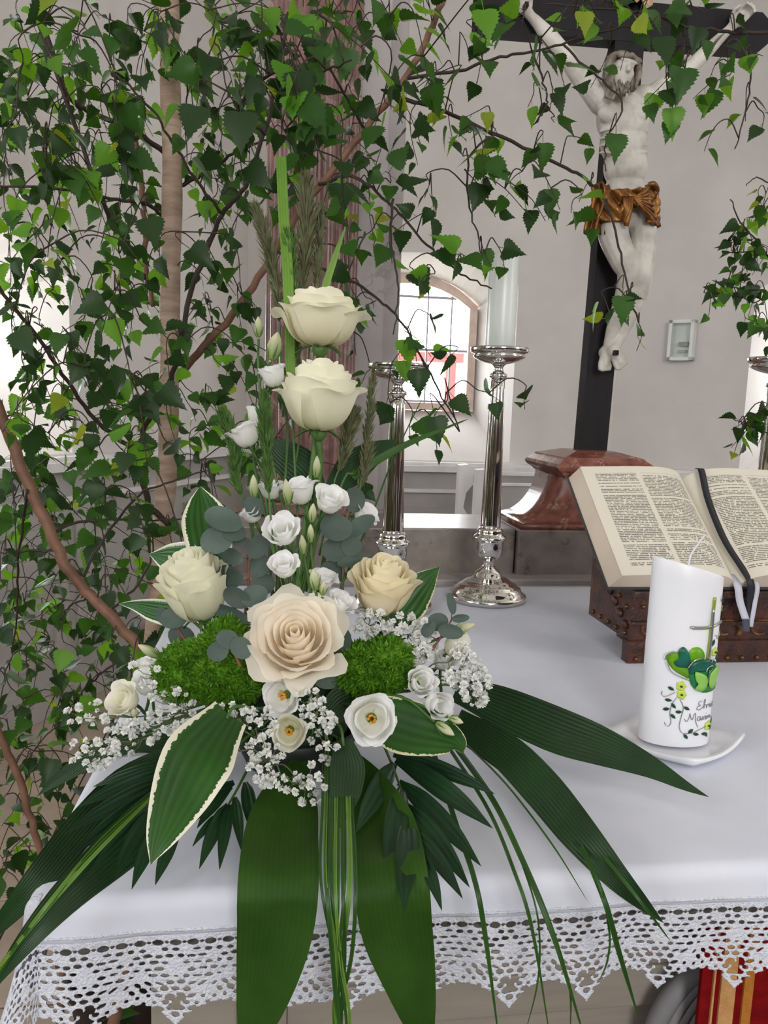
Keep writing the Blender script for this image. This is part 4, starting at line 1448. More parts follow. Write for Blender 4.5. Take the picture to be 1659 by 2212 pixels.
# ------------------------------------------------------------------ flower arrangement
FB = onz(640, 1668, TZ + 0.006)
FB[1] += 0.03
FOAM = FB + np.array([0, 0, 0.085])
M_foam = mat('green_floral_foam', hexc(34, 58, 34), hexc(26, 46, 28), scale=90, rough=0.95, bump=0.4, bscale=300)
M_bowl = mat('dark_bowl', hexc(30, 34, 30), rough=0.5)
bowl = thing('flower_bowl', 'low dark bowl of floral foam hidden under the leaves', 'bowl', FB)
V, F = lathe([(0, .05), (.004, .056), (.03, .068), (.045, .072), (.047, .070), (.03, .062), (.012, .05), (.010, .004)], 32)
obj('dish', V, F, M_bowl, bowl)
V, F = lathe([(.012, .05), (.03, .058), (.07, .058), (.092, .052), (.1, .035), (.102, .004)], 28)
obj('foam', V, F, M_foam, bowl)

M_stem = mat('flower_stem', hexc(72, 108, 44), hexc(56, 90, 36), scale=20, rough=0.5)
M_calyx = mat('calyx_green', hexc(96, 130, 66), hexc(74, 108, 50), scale=30, rough=0.5)


def petal_mat(name, base, tip, tl=0.42):
    """petal colour runs along the petal (uv v): base -> tip"""
    m = mat(name, tip, None, rough=0.55, spec=0.25)
    N, L, b = nodes_of(m)
    uvn = N.new('ShaderNodeUVMap'); sp = N.new('ShaderNodeSeparateXYZ'); L.new(uvn.outputs[0], sp.inputs[0])
    no = N.new('ShaderNodeTexNoise'); no.inputs['Scale'].default_value = 40
    tc = N.new('ShaderNodeTexCoord'); L.new(tc.outputs['Object'], no.inputs['Vector'])
    ad = N.new('ShaderNodeMath'); ad.operation = 'MULTIPLY_ADD'; ad.inputs[1].default_value = 0.35; L.new(no.outputs[0], ad.inputs[0]); L.new(sp.outputs[1], ad.inputs[2])
    cr_ = N.new('ShaderNodeValToRGB')
    cr_.color_ramp.elements[0].position = 0.25; cr_.color_ramp.elements[0].color = base
    cr_.color_ramp.elements[1].position = 0.95; cr_.color_ramp.elements[1].color = tip
    L.new(ad.outputs[0], cr_.inputs[0])
    L.new(cr_.outputs[0], b.inputs['Base Color'])
    tr = N.new('ShaderNodeBsdfTranslucent'); L.new(cr_.outputs[0], tr.inputs[0])
    ms = N.new('ShaderNodeMixShader'); ms.inputs[0].default_value = tl
    L.new(b.outputs[0], ms.inputs[1]); L.new(tr.outputs[0], ms.inputs[2]); L.new(ms.outputs[0], N['Material Output'].inputs[0])
    return m


M_rose_c = petal_mat('cream_rose_petal', hexc(240, 234, 198), hexc(250, 247, 228))
M_rose_g = petal_mat('greenish_cream_rose_petal', hexc(238, 237, 200), hexc(250, 248, 230))
M_rose_t = petal_mat('buff_rose_petal', hexc(242, 226, 186), hexc(250, 242, 216))
M_rose_p = petal_mat('peach_cream_rose_petal', hexc(255, 240, 216), hexc(254, 247, 234), .55)
M_lis = petal_mat('white_lisianthus_petal', hexc(240, 242, 224), hexc(253, 253, 253))
M_lisc = petal_mat('creamy_lisianthus_petal', hexc(238, 236, 200), hexc(252, 250, 238))
M_bud = petal_mat('green_white_bud', hexc(150, 176, 96), hexc(232, 232, 200))
M_stamen = mat('yellow_stamen', hexc(214, 150, 20), hexc(190, 120, 16), scale=80, rough=0.6)


def bez(p, t):
    a, b, c, d = (np.array(q) for q in p)
    t = np.asarray(t)[:, None]
    return a * (1 - t) ** 3 + 3 * b * t * (1 - t) ** 2 + 3 * c * t * t * (1 - t) + d * t ** 3


def petal(phi, R, H, wid, flare, roll, rag, r, nu=11, nv=11, r0=0.004, z0=0.0, notch=0.0):
    """one petal of a cup flower, axis +z"""
    prof = [(r0, z0), (R * 1.05, z0 + 0.02 * H), (R * 1.02, z0 + 0.62 * H), (R * flare, z0 + H)]
    us = np.linspace(-1, 1, nu)
    V, uv = [], []
    ph1, ph2 = r.uniform(0, 6.28), r.uniform(0, 6.28)
    asym = r.uniform(-.12, .12)
    for u in us:
        top = 1 - 0.17 * abs(u) ** 2.6 + 0.03 * math.sin(5 * u + ph1) * rag - notch * (1 - abs(u)) ** 4
        tv = np.linspace(0, 1, nv) * top
        pr = bez(prof, tv)
        for (ro, ze), v in zip(pr, tv):
            hw = wid * (0.30 + 0.70 * v ** 0.55) * (1 - 0.10 * v ** 5)
            a = phi + u * hw + asym * v
            edge = max(0.0, (v - 0.72) / 0.28)
            ro = ro * (1 + 0.05 * u) + roll * edge ** 2 * R * (0.6 + 0.5 * abs(u)) + rag * R * 0.05 * v ** 3 * math.sin(4.2 * u + ph2)
            ze = ze - roll * edge ** 3 * R * 0.55 - 0.05 * H * rag * v ** 4 * math.sin(3.3 * u + ph1)
            V.append((ro * math.cos(a), ro * math.sin(a), ze)); uv.append((u * .5 + .5, v))
    return np.array(V), grid_faces(nu, nv), uv


def spin_axis(axis):
    return frame(unit(axis), (0.3, 0.2, 1.0))


def add_stem(t, org, base, ax, rad, m_=None, to=None):
    """stem from under the flower head down into the foam"""
    to = FOAM + np.array([rnd.uniform(-.03, .03), rnd.uniform(-.03, .03), rnd.uniform(-.02, .0)]) if to is None else np.asarray(to)
    a = base
    ln_ = np.linalg.norm(to - a)
    pts = spline([a, a - ax * min(.05, ln_ * .3), to + (a - to) * 0.25 + np.array([0, 0, .012]), to], 14)
    return obj('stem', *tube(pts, rad, 7), m_ or M_stem, t, org=org)


def sepals(t, org, base, fr, n_, ln_, w, down):
    for k in range(n_):
        q = 2 * PI * k / n_ + .4
        V, uv = [], []
        for i in range(6):
            s_ = i / 5
            rr = ln_ * (0.18 + s_ * 0.85)
            zz = -down * s_ * s_ * ln_ + 0.02 * ln_
            hw = w * (1 - s_) ** 0.7 * (0.5 + 0.9 * s_ * (1 - s_) * 2)
            for e in (-1, 0, 1):
                p_ = np.array([rr * math.cos(q) - e * hw * math.sin(q), rr * math.sin(q) + e * hw * math.cos(q), zz + (0.002 if e else 0)])
                V.append(base + fr @ p_)
        obj('sepal', V, grid_faces(6, 3), M_calyx, t, org=org)


def rose(px, py, w, D, axis, m_, label, seed, H=1.35, open_=1.0):
    r = random.Random(seed)
    c = P(px, py, D)
    R = w / FPX * D / 2 / 1.18
    ax = camdir(*axis)
    Ht = R * H
    base = c - ax * Ht * 0.45
    fr = spin_axis(ax)
    t = thing('rose', label, 'rose', base)
    # layers: (count, radius, height, angular half width, flare, roll, z0)
    lay = [(2, .16, 1.02, 2.6, .75, .0, .10), (3, .28, 1.04, 1.9, .90, .02, .09), (3, .40, 1.06, 1.5, .96, .05, .08), (4, .53, 1.06, 1.15, 1.02, .08, .06), (4, .67, 1.03, 1.05, 1.08, .12, .04),
           (5, .80, .97, .92, 1.14, .16, .02), (5, .90, .88, .88, 1.22, .22, .01), (4, .98, .78, .85, 1.30, .28, 0)]
    a0 = r.uniform(0, 6.28)
    for li, (k, rr, hh, wd, fl, ro, z0) in enumerate(lay):
        for i in range(k):
            phi = a0 + li * 0.9 + 2 * PI * i / k + r.uniform(-.15, .15)
            V, F, uv = petal(phi, R * rr, Ht * hh * r.uniform(.96, 1.04), wd, 1 + (fl - 1) * open_, ro * r.uniform(.7, 1.5) * open_, .35 + 1.15 * (li / 7) ** 1.5, r, z0=z0 * Ht, r0=.003)
            obj('petal', base + V @ fr.T, F, m_, t, uv=uv, org=base)
    V, F = lathe([(-.10 * R * 3, .05 * R * 2), (-.06 * R * 3, .11 * R * 2), (-.02 * R * 3, .13 * R * 2), (.02 * R * 3, .10 * R * 2)], 12)
    obj('calyx', base + np.array(V) @ fr.T, F, M_calyx, t, org=base)
    sepals(t, base, base, fr, 5, R * .75, R * .15, .35)
    add_stem(t, base, base - ax * R * .25, ax, .0032)
    return t


rose(693, 700, 172, .86, (.02, 1, .10), M_rose_c, 'cream rose at the very top of the arrangement', 1, H=1.5, open_=.9)
rose(690, 872, 168, .84, (.03, 1, .16), M_rose_g, 'pale greenish-cream rose directly below the topmost rose', 2, H=1.85, open_=.85)
rose(424, 1278, 150, .84, (-.16, .90, .42), M_rose_g, 'half-open cream rose beside the variegated leaf and moss-green tuft', 3, H=2.25, open_=.55)
rose(828, 1275, 136, .83, (.12, .86, .42), M_rose_t, 'buff-tinted rose with ruffled petals near the silver candlesticks', 4, H=2.0, open_=.75)
rose(640, 1385, 186, .775, (.03, .55, .84), M_rose_p, 'large fully open peach-centred rose at the heart of the arrangement', 5, H=1.2, open_=1.05)


def lisianthus(px, py, w, D, axis, label, seed, m_=None, H=1.5, stamens=False, op=1.0):
    r = random.Random(seed)
    c = P(px, py, D)
    R = w / FPX * D / 2 / 1.15
    ax = camdir(*axis)
    Ht = R * H
    base = c - ax * Ht * 0.5
    fr = spin_axis(ax)
    t = thing('lisianthus', label, 'flower', base, 'white lisianthus of the arrangement')
    m_ = m_ or M_lis
    a0 = r.uniform(0, 6.28)
    lay = [(3, .42, .90, 1.35, 1.02, .10, .05), (4, .62, .97, 1.1, 1.10, .22, .03), (5, .82, .95, .92, 1.22, .34, .0)]
    if stamens: lay = [(4, .66, .92, 1.35, 1.06, .12, .03), (5, .90, .92, 1.25, 1.14, .20, .0)]
    for li, (k, rr, hh, wd, fl, ro, z0) in enumerate(lay):
        for i in range(k):
            V, F, uv = petal(a0 + li * .8 + 2 * PI * i / k + r.uniform(-.12, .12), R * rr, Ht * hh * r.uniform(.95, 1.05), wd, 1 + (fl - 1) * op, ro * op * r.uniform(.7, 1.3), 1.5, r, nu=11, nv=9, z0=z0 * Ht, r0=.002)
            obj('petal', base + V @ fr.T, F, m_, t, uv=uv, org=base)
    if stamens:
        mb = MB()
        for k in range(7):
            q = k * 2.4
            a = np.array([R * .05 * math.cos(q), R * .05 * math.sin(q), Ht * .15]); e_ = np.array([R * .16 * math.cos(q), R * .16 * math.sin(q), Ht * .62])
            mb.add(*tube([base + fr @ a, base + fr @ ((a + e_) / 2), base + fr @ e_, base + fr @ (e_ * (1, 1, 1.1))], [.0006, .0006, .0016, .0012], 6))
        obj('stamens', mb.v, mb.f, M_stamen, t, org=base)
    V, F = lathe([(-.30 * R, .05 * R), (-.2 * R, .12 * R), (-.02 * R, .2 * R), (.12 * R, .24 * R)], 10)
    obj('calyx', base + np.array(V) @ fr.T, F, M_calyx, t, org=base)
    sepals(t, base, base - ax * R * .1, fr, 5, R * .5, R * .05, -.4)
    add_stem(t, base, base - ax * R * .28, ax, .0018)
    return t


lisianthus(610, 1150, 84, .80, (-.10, .62, .78), 'open white lisianthus directly above the small cup-shaped one', 11)
lisianthus(614, 1224, 70, .79, (-.02, .70, .70), 'small cup-shaped white lisianthus above the peach-centred rose', 12)
lisianthus(648, 1062, 76, .84, (-.15, .95, .30), 'white lisianthus under the second rose, next to a pale bud', 13, H=1.7)
lisianthus(712, 1082, 78, .82, (.35, .70, .62), 'white lisianthus leaning towards the grey-green eucalyptus', 14)
lisianthus(530, 940, 82, .86, (-.38, .90, .22), 'white lisianthus on a long bare stem beside the second rose', 15)
lisianthus(556, 898, 56, .89, (.05, 1, .1), 'white lisianthus half hidden behind the long-stemmed one', 16, H=1.8, op=.6)
lisianthus(586, 1058, 60, .87, (-.1, 1, .3), 'white lisianthus behind a grass plume', 17, H=1.6)
lisianthus(545, 1112, 52, .85, (-.3, .8, .4), 'small white lisianthus behind the round eucalyptus leaves', 18)
lisianthus(788, 1112, 64, .87, (.7, .6, .35), 'white lisianthus turned towards the shorter candlestick', 19)
lisianthus(630, 1306, 84, .82, (-.05, .9, .40), 'ruffled white lisianthus peeping over the peach-centred rose', 20, H=1.2)
lisianthus(698, 1254, 62, .82, (.2, .85, .40), 'small white lisianthus between two closed buds', 21)
lisianthus(735, 1306, 66, .80, (.45, .70, .50), 'white lisianthus pressed against the buff-tinted rose', 22)
lisianthus(612, 1503, 90, .765, (-.35, .05, .92), 'wide white lisianthus with yellow stamens under the peach-centred rose', 23, H=1.1, stamens=True)
lisianthus(625, 1580, 82, .74, (-.02, .06, 1), 'creamy lisianthus with brown-yellow centre amid baby\'s breath', 24, m_=M_lisc, H=1.3, stamens=True, op=.8)
lisianthus(803, 1553, 110, .745, (.02, .16, 1), 'wide open white lisianthus with yellow stamens over the dark hosta leaf', 25, H=1.0, stamens=True)
lisianthus(908, 1474, 76, .775, (.25, .35, .85), 'white lisianthus touching the small green tuft', 26, H=1.7, op=.6)
lisianthus(944, 1520, 72, .765, (.42, -.05, .85), 'tight spiral white lisianthus over the brown-edged hosta leaf', 27, H=1.8, op=.5)
lisianthus(270, 1512, 82, .80, (-.35, .45, .80), 'creamy lisianthus at the far tip of the baby\'s breath spray', 28, m_=M_lisc, H=1.5, op=.7)
lisianthus(318, 1476, 70, .82, (.05, .75, .55), 'white lisianthus behind the creamy one with a bud', 29, H=1.7, op=.5)
lisianthus(322, 1436, 58, .85, (-.2, .9, .2), 'pale lisianthus under the pointed bud beside the large green tuft', 30, H=1.4, op=.7)
lisianthus(985, 1394, 66, .83, (.55, .6, .4), 'greenish-white lisianthus among baby\'s breath near the candlestick foot', 31, m_=M_lisc, H=1.9, op=.35)
lisianthus(958, 1428, 60, .84, (.2, .8, .4), 'white lisianthus behind the dense baby\'s breath', 32, H=1.5)
lisianthus(590, 812, 66, .88, (-.2, .9, .3), 'white lisianthus beside the topmost rose stem under a fat bud', 33, H=1.7, op=.6)


def bud(px, py, w, h, D, axis, label, seed, to=None):
    r = random.Random(seed)
    ax = camdir(*axis)
    k = D / FPX
    Hh, R = h * k, w * k / 2
    base = P(px, py, D) - ax * Hh * .5
    fr = spin_axis(ax)
    t = thing('lisianthus_bud', label, 'flower bud', base, 'closed lisianthus buds')
    n, lv = 16, 12
    V, uv = [], []
    for i in range(lv):
        s_ = i / (lv - 1)
        rr = R * (math.sin(PI * (0.12 + .86 * s_ ** 1.15)) ** .8) * (1 - .25 * s_)
        for j in range(n):
            q = 2 * PI * j / n + s_ * 1.8
            k2 = 1 + .10 * math.sin(4 * q)
            V.append((rr * k2 * math.cos(q), rr * k2 * math.sin(q), s_ * Hh)); uv.append((j / n, s_))
    F = [(i * n + j, i * n + (j + 1) % n, (i + 1) * n + (j + 1) % n, (i + 1) * n + j) for i in range(lv - 1) for j in range(n)]
    F += [tuple(range(n))[::-1], tuple((lv - 1) * n + j for j in range(n))]
    obj('bud', base + np.array(V) @ fr.T, F, M_bud, t, uv=uv, org=base)
    sepals(t, base, base, fr, 5, R * 1.3, R * .25, -1.6)
    add_stem(t, base, base - ax * .002, ax, .0015, to=to)
    return t


for i, (x, y, w, h, D, a, lb) in enumerate((
        (558, 706, 20, 44, .88, (0, 1, .1), 'small upright bud left of the topmost rose'),
        (593, 748, 34, 62, .87, (.25, 1, .1), 'fat greenish bud under the topmost rose'),
        (548, 1052, 22, 54, .85, (0, 1, .15), 'slim pale bud among the grass plumes'),
        (620, 1062, 24, 56, .82, (-.1, 1, .15), 'pale bud beside the two upper lisianthus'),
        (675, 1108, 20, 42, .81, (.1, 1, .1), 'thin greenish bud rising between lisianthus'),
        (671, 1152, 18, 40, .80, (0, 1, .1), 'tiny green bud above the cup-shaped lisianthus'),
        (654, 1176, 20, 42, .80, (-.1, 1, .1), 'round green bud on a short stem'),
        (679, 1252, 26, 48, .79, (-.1, 1, .2), 'larger pale bud above the peach-centred rose'),
        (698, 1270, 18, 32, .79, (.1, 1, .2), 'tiny bud beside the larger pale bud'),
        (322, 1406, 22, 54, .83, (-.75, .45, .1), 'pointed bud sticking out past the large green tuft'),
        (290, 1540, 20, 36, .79, (.2, .5, .7), 'greenish bud below the creamy lisianthus'),
        (1002, 1357, 22, 52, .83, (.85, .35, .1), 'slender bud pointing at the candlestick foot'),
        (962, 1575, 24, 48, .75, (.75, -.4, .5), 'drooping bud on the hosta leaf'),
        (986, 1556, 18, 32, .755, (.8, -.2, .4), 'small bud tucked behind the drooping bud'),
        (684, 1008, 20, 48, .85, (.05, 1, .1), 'narrow bud below the second rose'))):
    bud(x, y, w, h, D, a, lb, 50 + i)

# ------------------------------------------------------------------ foliage of the arrangement
def leaf_mat(name, c1, c2, margin=None, veins=16.0, rough=0.42, transl=0.12, mw=0.84, vein_str=0.5, spec=0.35):
    m = mat(name, c1, c2, scale=14, rough=rough, spec=spec)
    N, L, b = nodes_of(m)
    uvn = N.new('ShaderNodeUVMap'); sp = N.new('ShaderNodeSeparateXYZ'); L.new(uvn.outputs[0], sp.inputs[0])
    base = b.inputs['Base Color'].links[0].from_socket
    s1 = N.new('ShaderNodeMath'); s1.operation = 'MULTIPLY'; s1.inputs[1].default_value = veins * 2 * PI; L.new(sp.outputs[0], s1.inputs[0])
    s2 = N.new('ShaderNodeMath'); s2.operation = 'SINE'; L.new(s1.outputs[0], s2.inputs[0])
    mr = N.new('ShaderNodeMapRange'); mr.inputs[1].default_value = -1; mr.inputs[2].default_value = 1; mr.inputs[3].default_value = 1.0 - 0.28 * vein_str; mr.inputs[4].default_value = 1.0 + 0.2 * vein_str
    L.new(s2.outputs[0], mr.inputs[0])
    hs = N.new('ShaderNodeHueSaturation'); L.new(base, hs.inputs['Color']); L.new(mr.outputs[0], hs.inputs['Value'])
    out = hs.outputs[0]
    if margin:
        ab = N.new('ShaderNodeMath'); ab.operation = 'SUBTRACT'; ab.inputs[1].default_value = 0.5; L.new(sp.outputs[0], ab.inputs[0])
        a2 = N.new('ShaderNodeMath'); a2.operation = 'ABSOLUTE'; L.new(ab.outputs[0], a2.inputs[0])
        no = N.new('ShaderNodeTexNoise'); no.inputs['Scale'].default_value = 5.0; no.inputs['Detail'].default_value = 5
        mp = N.new('ShaderNodeMapping'); mp.inputs['Scale'].default_value = (2, 9, 1); L.new(uvn.outputs[0], mp.inputs[0]); L.new(mp.outputs[0], no.inputs['Vector'])
        ma = N.new('ShaderNodeMath'); ma.operation = 'MULTIPLY_ADD'; ma.inputs[1].default_value = 0.14; L.new(no.outputs[0], ma.inputs[0]); L.new(a2.outputs[0], ma.inputs[2])
        gt = N.new('ShaderNodeMath'); gt.operation = 'GREATER_THAN'; gt.inputs[1].default_value = 0.07 + mw / 2; L.new(ma.outputs[0], gt.inputs[0])
        mx = N.new('ShaderNodeMix'); mx.data_type = 'RGBA'; mx.inputs[7].default_value = margin
        L.new(out, mx.inputs[6]); L.new(gt.outputs[0], mx.inputs[0]); out = mx.outputs[2]
    L.new(out, b.inputs['Base Color'])
    bp = N.new('ShaderNodeBump'); bp.inputs['Strength'].default_value = 0.35 * vein_str; bp.inputs['Distance'].default_value = 0.002
    L.new(s2.outputs[0], bp.inputs['Height']); L.new(bp.outputs[0], b.inputs['Normal'])
    if transl:
        tr = N.new('ShaderNodeBsdfTranslucent'); L.new(out, tr.inputs[0])
        ms = N.new('ShaderNodeMixShader'); ms.inputs[0].default_value = transl
        L.new(b.outputs[0], ms.inputs[1]); L.new(tr.outputs[0], ms.inputs[2]); L.new(ms.outputs[0], N['Material Output'].inputs[0])
    return m


M_asp = leaf_mat('broad_leaf_green', hexc(50, 84, 22), hexc(36, 68, 16), veins=15, vein_str=.18, rough=.62, spec=.2)
M_aspd = leaf_mat('ribbed_dark_leaf', hexc(34, 66, 30), hexc(24, 50, 22), veins=11, vein_str=.8)
M_hosta = leaf_mat('variegated_hosta', hexc(42, 88, 24), hexc(30, 70, 18), margin=hexc(228, 226, 204), veins=7, vein_str=.5)
M_hostad = leaf_mat('narrow_edged_hosta', hexc(42, 88, 24), hexc(30, 70, 18), margin=hexc(206, 200, 160), veins=6, vein_str=.4, mw=.92)
M_hostab = leaf_mat('blue_green_hosta', hexc(66, 108, 62), hexc(50, 92, 48), margin=hexc(222, 224, 208), veins=7, vein_str=.8, mw=.80)
M_palm = leaf_mat('palm_leaflet', hexc(26, 62, 30), hexc(18, 46, 24), veins=3, vein_str=.5)
M_grass = leaf_mat('bear_grass', hexc(54, 92, 34), hexc(38, 72, 28), veins=1.5, vein_str=.4)
M_grassl = leaf_mat('light_grass', hexc(112, 146, 62), hexc(84, 124, 44), veins=1.5, vein_str=.4)
M_strip = leaf_mat('flat_green_strip', hexc(104, 146, 44), hexc(84, 128, 36), veins=4, vein_str=.5)


def blade(path, hw, normal=None, nu=24, nw=9, fold=0.12, wave=0.0, ph=0.0):
    """leaf blade along 3D path with half widths hw (metres); returns V, F, uv"""
    cut = hw[-1] > 5e-3                      # a blade cut off square
    p = spline(path, nu)
    h = np.interp(np.linspace(0, len(hw) - 1, nu), range(len(hw)), hw)
    # smooth the width outline
    h = np.convolve(np.pad(h, 2, mode='edge'), np.array([1, 2, 3, 2, 1]) / 9, 'valid') * np.where(np.arange(nu) < nu - 1, 1, 1 if cut else 0.05)
    T = np.gradient(p, axis=0)
    V, uv = [], []
    for i in range(nu):
        t = unit(T[i])
        nr = unit(CAM - p[i]) if normal is None else unit(normal)
        sd = unit(np.cross(t, nr))
        nr = np.cross(sd, t)
        for j in range(nw):
            e = j / (nw - 1) * 2 - 1
            V.append(p[i] + sd * e * h[i] + nr * (abs(e) * h[i] * fold + wave * h[i] * math.sin(6 * i / nu * 2 + 2.4 * e + ph)))
            uv.append((e * .5 + .5, i / (nu - 1)))
    return V, grid_faces(nu, nw), uv


def big_leaf(name, pts, m_, label, cat='leaf', fold=.14, wave=.03, normal=None, group=None, stem=True, nw=9, ph=0.0, thick=0.0004):
    """pts: (3D point, half width px at its depth)"""
    path = [q[0] for q in pts]
    hw = [q[1] / FPX * proj(q[0])[2] for q in pts]
    V, F, uv = blade(path, hw, normal, 26, nw, fold, wave, ph)
    org = np.array(path[0])
    t = thing(name, label, cat, org, group)
    o = obj('blade', V, F, m_, t, uv=uv, org=org)
    if stem:
        a, b_ = path[0], FOAM + np.array([rnd.uniform(-.02, .02), rnd.uniform(-.02, .02), -.01])
        d0 = unit(path[0] - path[1])
        obj('leaf_stalk', *tube(spline([path[0] - d0 * .006, a + d0 * .015, (a + b_) / 2, b_], 10), .0016, 6), M_stem, t, org=org)
    return t


def dP(lst, d0, d1):
    n = len(lst)
    return [(P(x, y, d0 + (d1 - d0) * i / (n - 1)), h) for i, (x, y, h) in enumerate(lst)]


def dC(lst, zs):
    return [(onz(x, y, z) if onz(x, y, z)[1] > TY0 - .09 else ony(x, y, TY0 - .09), h) for (x, y, h), z in zip(lst, zs)]


YE = TY0 - 0.045
def tbl(x, y, z, Y=None):
    """just over the table top, or hanging in front of its edge"""
    q = onz(x, y, z)
    Y = YE if Y is None else Y
    return q if q[1] > Y else ony(x, y, Y)


def dT(lst, z0, z1, Y=None):
    n = len(lst)
    return [(tbl(x, y, z0 + (z1 - z0) * i / (n - 1), Y), h) for i, (x, y, h) in enumerate(lst)]


def hang(lst, Y0, Y1):
    out = []
    for i, (x, y, h) in enumerate(lst):
        t = min(1, max(0, (y - lst[0][1]) / 270.0))
        out.append((ony(x, y, Y0 + (Y1 - Y0) * t), h))
    return out


G_asp = 'broad green leaves of the arrangement'
big_leaf('aspidistra_leaf', hang([(648, 1636, 8), (638, 1680, 40), (622, 1735, 66), (608, 1800, 80), (602, 1900, 86), (596, 2000, 84), (579, 2100, 70), (553, 2212, 42), (535, 2290, 0)], .77, .545), M_asp, 'broad green leaf hanging over the lace, beside the grass bundle and the variegated leaf', group=G_asp)
big_leaf('aspidistra_leaf', hang([(752, 1620, 8), (772, 1670, 38), (800, 1730, 60), (832, 1800, 72), (845, 1900, 80), (856, 2000, 80), (881, 2100, 61), (908, 2212, 33), (922, 2290, 0)], .77, .552), M_asp, 'broad green leaf hanging over the lace under the palm leaflets', group=G_asp, ph=2.0)
big_leaf('aspidistra_leaf', dT([(985, 1488, 26), (1080, 1525, 44), (1200, 1576, 50), (1300, 1612, 42), (1400, 1654, 24), (1480, 1697, 10), (1532, 1722, 0)], 1.075, 1.022), M_aspd, 'long dark pointed leaf lying on the cloth towards the decorated candle', group=G_asp, fold=.08)
big_leaf('aspidistra_leaf', dT([(985, 1556, 25), (1085, 1618, 40), (1168, 1700, 45), (1250, 1800, 42), (1332, 1895, 28), (1392, 1955, 14), (1434, 1994, 0)], 1.062, 1.02), M_aspd, 'long ribbed leaf reaching across the cloth to the lace edge', group=G_asp, fold=.05)
big_leaf('aspidistra_leaf', dC([(380, 1625, 20), (270, 1690, 34), (175, 1790, 38), (92, 1890, 34), (20, 1975, 22), (-60, 2060, 4)], (1.05, 1.035, 1.025, 1.01, .98, .94)), M_aspd, 'narrow dark leaf pointing past the altar corner', group=G_asp)
big_leaf('aspidistra_leaf', dC([(480, 1640, 25), (360, 1745, 52), (250, 1840, 50), (150, 1930, 38), (60, 2030, 24), (-30, 2150, 4)], (1.06, 1.05, 1.04, 1.03, 1.01, .97)), M_aspd, 'wide dark leaf drooping over the altar corner lace', group=G_asp, fold=.25)
big_leaf('aspidistra_leaf', dP([(400, 1620, 18), (300, 1600, 26), (220, 1625, 24), (130, 1680, 14), (80, 1720, 0)], .88, .86), M_aspd, 'short dark leaf behind the longest baby\'s breath spray', group=G_asp)

big_leaf('hosta_leaf', dP([(478, 1235, 30), (455, 1180, 50), (444, 1125, 52), (437, 1085, 30), (432, 1050, 0)], .86, .90), M_hosta, 'upright variegated hosta leaf behind the half-open cream rose', 'leaf', fold=.3)
big_leaf('hosta_leaf', dP([(436, 1222, 24), (405, 1213, 44), (362, 1205, 30), (322, 1197, 0)], .86, .88), M_hostab, 'pale-edged hosta leaf beside the half-open cream rose', 'leaf', fold=.3)
big_leaf('hosta_leaf', dP([(382, 1328, 30), (332, 1318, 24), (292, 1308, 11), (255, 1304, 0)], .86, .88), M_hostab, 'narrow variegated leaf tip pointing at the birch stem', 'leaf', fold=.5)
big_leaf('hosta_leaf', dP([(845, 1350, 30), (880, 1302, 46), (917, 1258, 28), (950, 1224, 0)], .84, .86), M_hostad, 'dark hosta leaf behind the buff-tinted rose', 'leaf', fold=.2)
big_leaf('hosta_leaf', dC([(495, 1545, 40), (432, 1632, 80), (388, 1720, 66), (348, 1808, 34), (325, 1868, 0)], (1.135, 1.125, 1.105, 1.085, 1.07)), M_hosta, 'large cream-edged hosta leaf pointing down at the cloth', 'leaf', fold=.16)
big_leaf('hosta_leaf', dP([(790, 1535, 40), (868, 1568, 64), (940, 1588, 50), (986, 1606, 26), (1000, 1628, 0)], .775, .74), M_hostad, 'dark hosta leaf under the tight spiral lisianthus', 'leaf', fold=.12, normal=camdir(.1, .45, .8))
big_leaf('hosta_leaf', dP([(690, 1065, 20), (648, 1012, 45), (602, 975, 32), (572, 945, 0)], .90, .94), M_aspd, 'dark leaf between the second rose and the plumes', 'leaf')
big_leaf('hosta_leaf', dP([(715, 1065, 20), (762, 1010, 38), (812, 975, 24), (862, 948, 0)], .90, .94), M_aspd, 'dark leaf below the second rose towards the candlestick', 'leaf')
big_leaf('hosta_leaf', dP([(740, 1600, 20), (750, 1660, 40), (745, 1720, 34), (735, 1790, 0)], .74, .68), M_aspd, 'short dark leaf behind the grass bundle', 'leaf')
big_leaf('hosta_leaf', dP([(700, 1560, 20), (740, 1520, 40), (790, 1500, 24), (850, 1490, 0)], .80, .82), M_aspd, 'dark leaf below the small green tuft', 'leaf')
big_leaf('hosta_leaf', dP([(560, 1560, 20), (520, 1560, 45), (470, 1580, 36), (420, 1610, 0)], .82, .80), M_aspd, 'dark leaf filling in below the large green tuft', 'leaf')
big_leaf('leaf_strip', dP([(628, 820, 10), (622, 600, 11.5), (613, 470, 11.5), (607, 338, 11)], .88, .90), M_strip, 'flat bright green leaf strip standing up past the topmost rose', 'leaf', fold=.02, wave=0)
big_leaf('grass_blade', dP([(690, 800, 8), (700, 640, 9), (722, 560, 7), (747, 488, 1)], .885, .90), M_grassl, 'bright green grass blade behind the topmost rose', 'grass', fold=.3, nw=5)
big_leaf('grass_blade', dP([(760, 1030, 10), (830, 985, 9), (900, 950, 6), (1012, 905, 1)], .88, .95), M_grass, 'dark arching blade crossing in front of the shorter candlestick', 'grass', fold=.3, nw=5)
big_leaf('grass_blade', dP([(745, 1250, 3), (800, 1120, 2.2), (850, 990, 1.8), (912, 860, 1)], .84, .95), M_grass, 'hair-thin blade rising past the shorter candlestick', 'grass', fold=.3, nw=3)


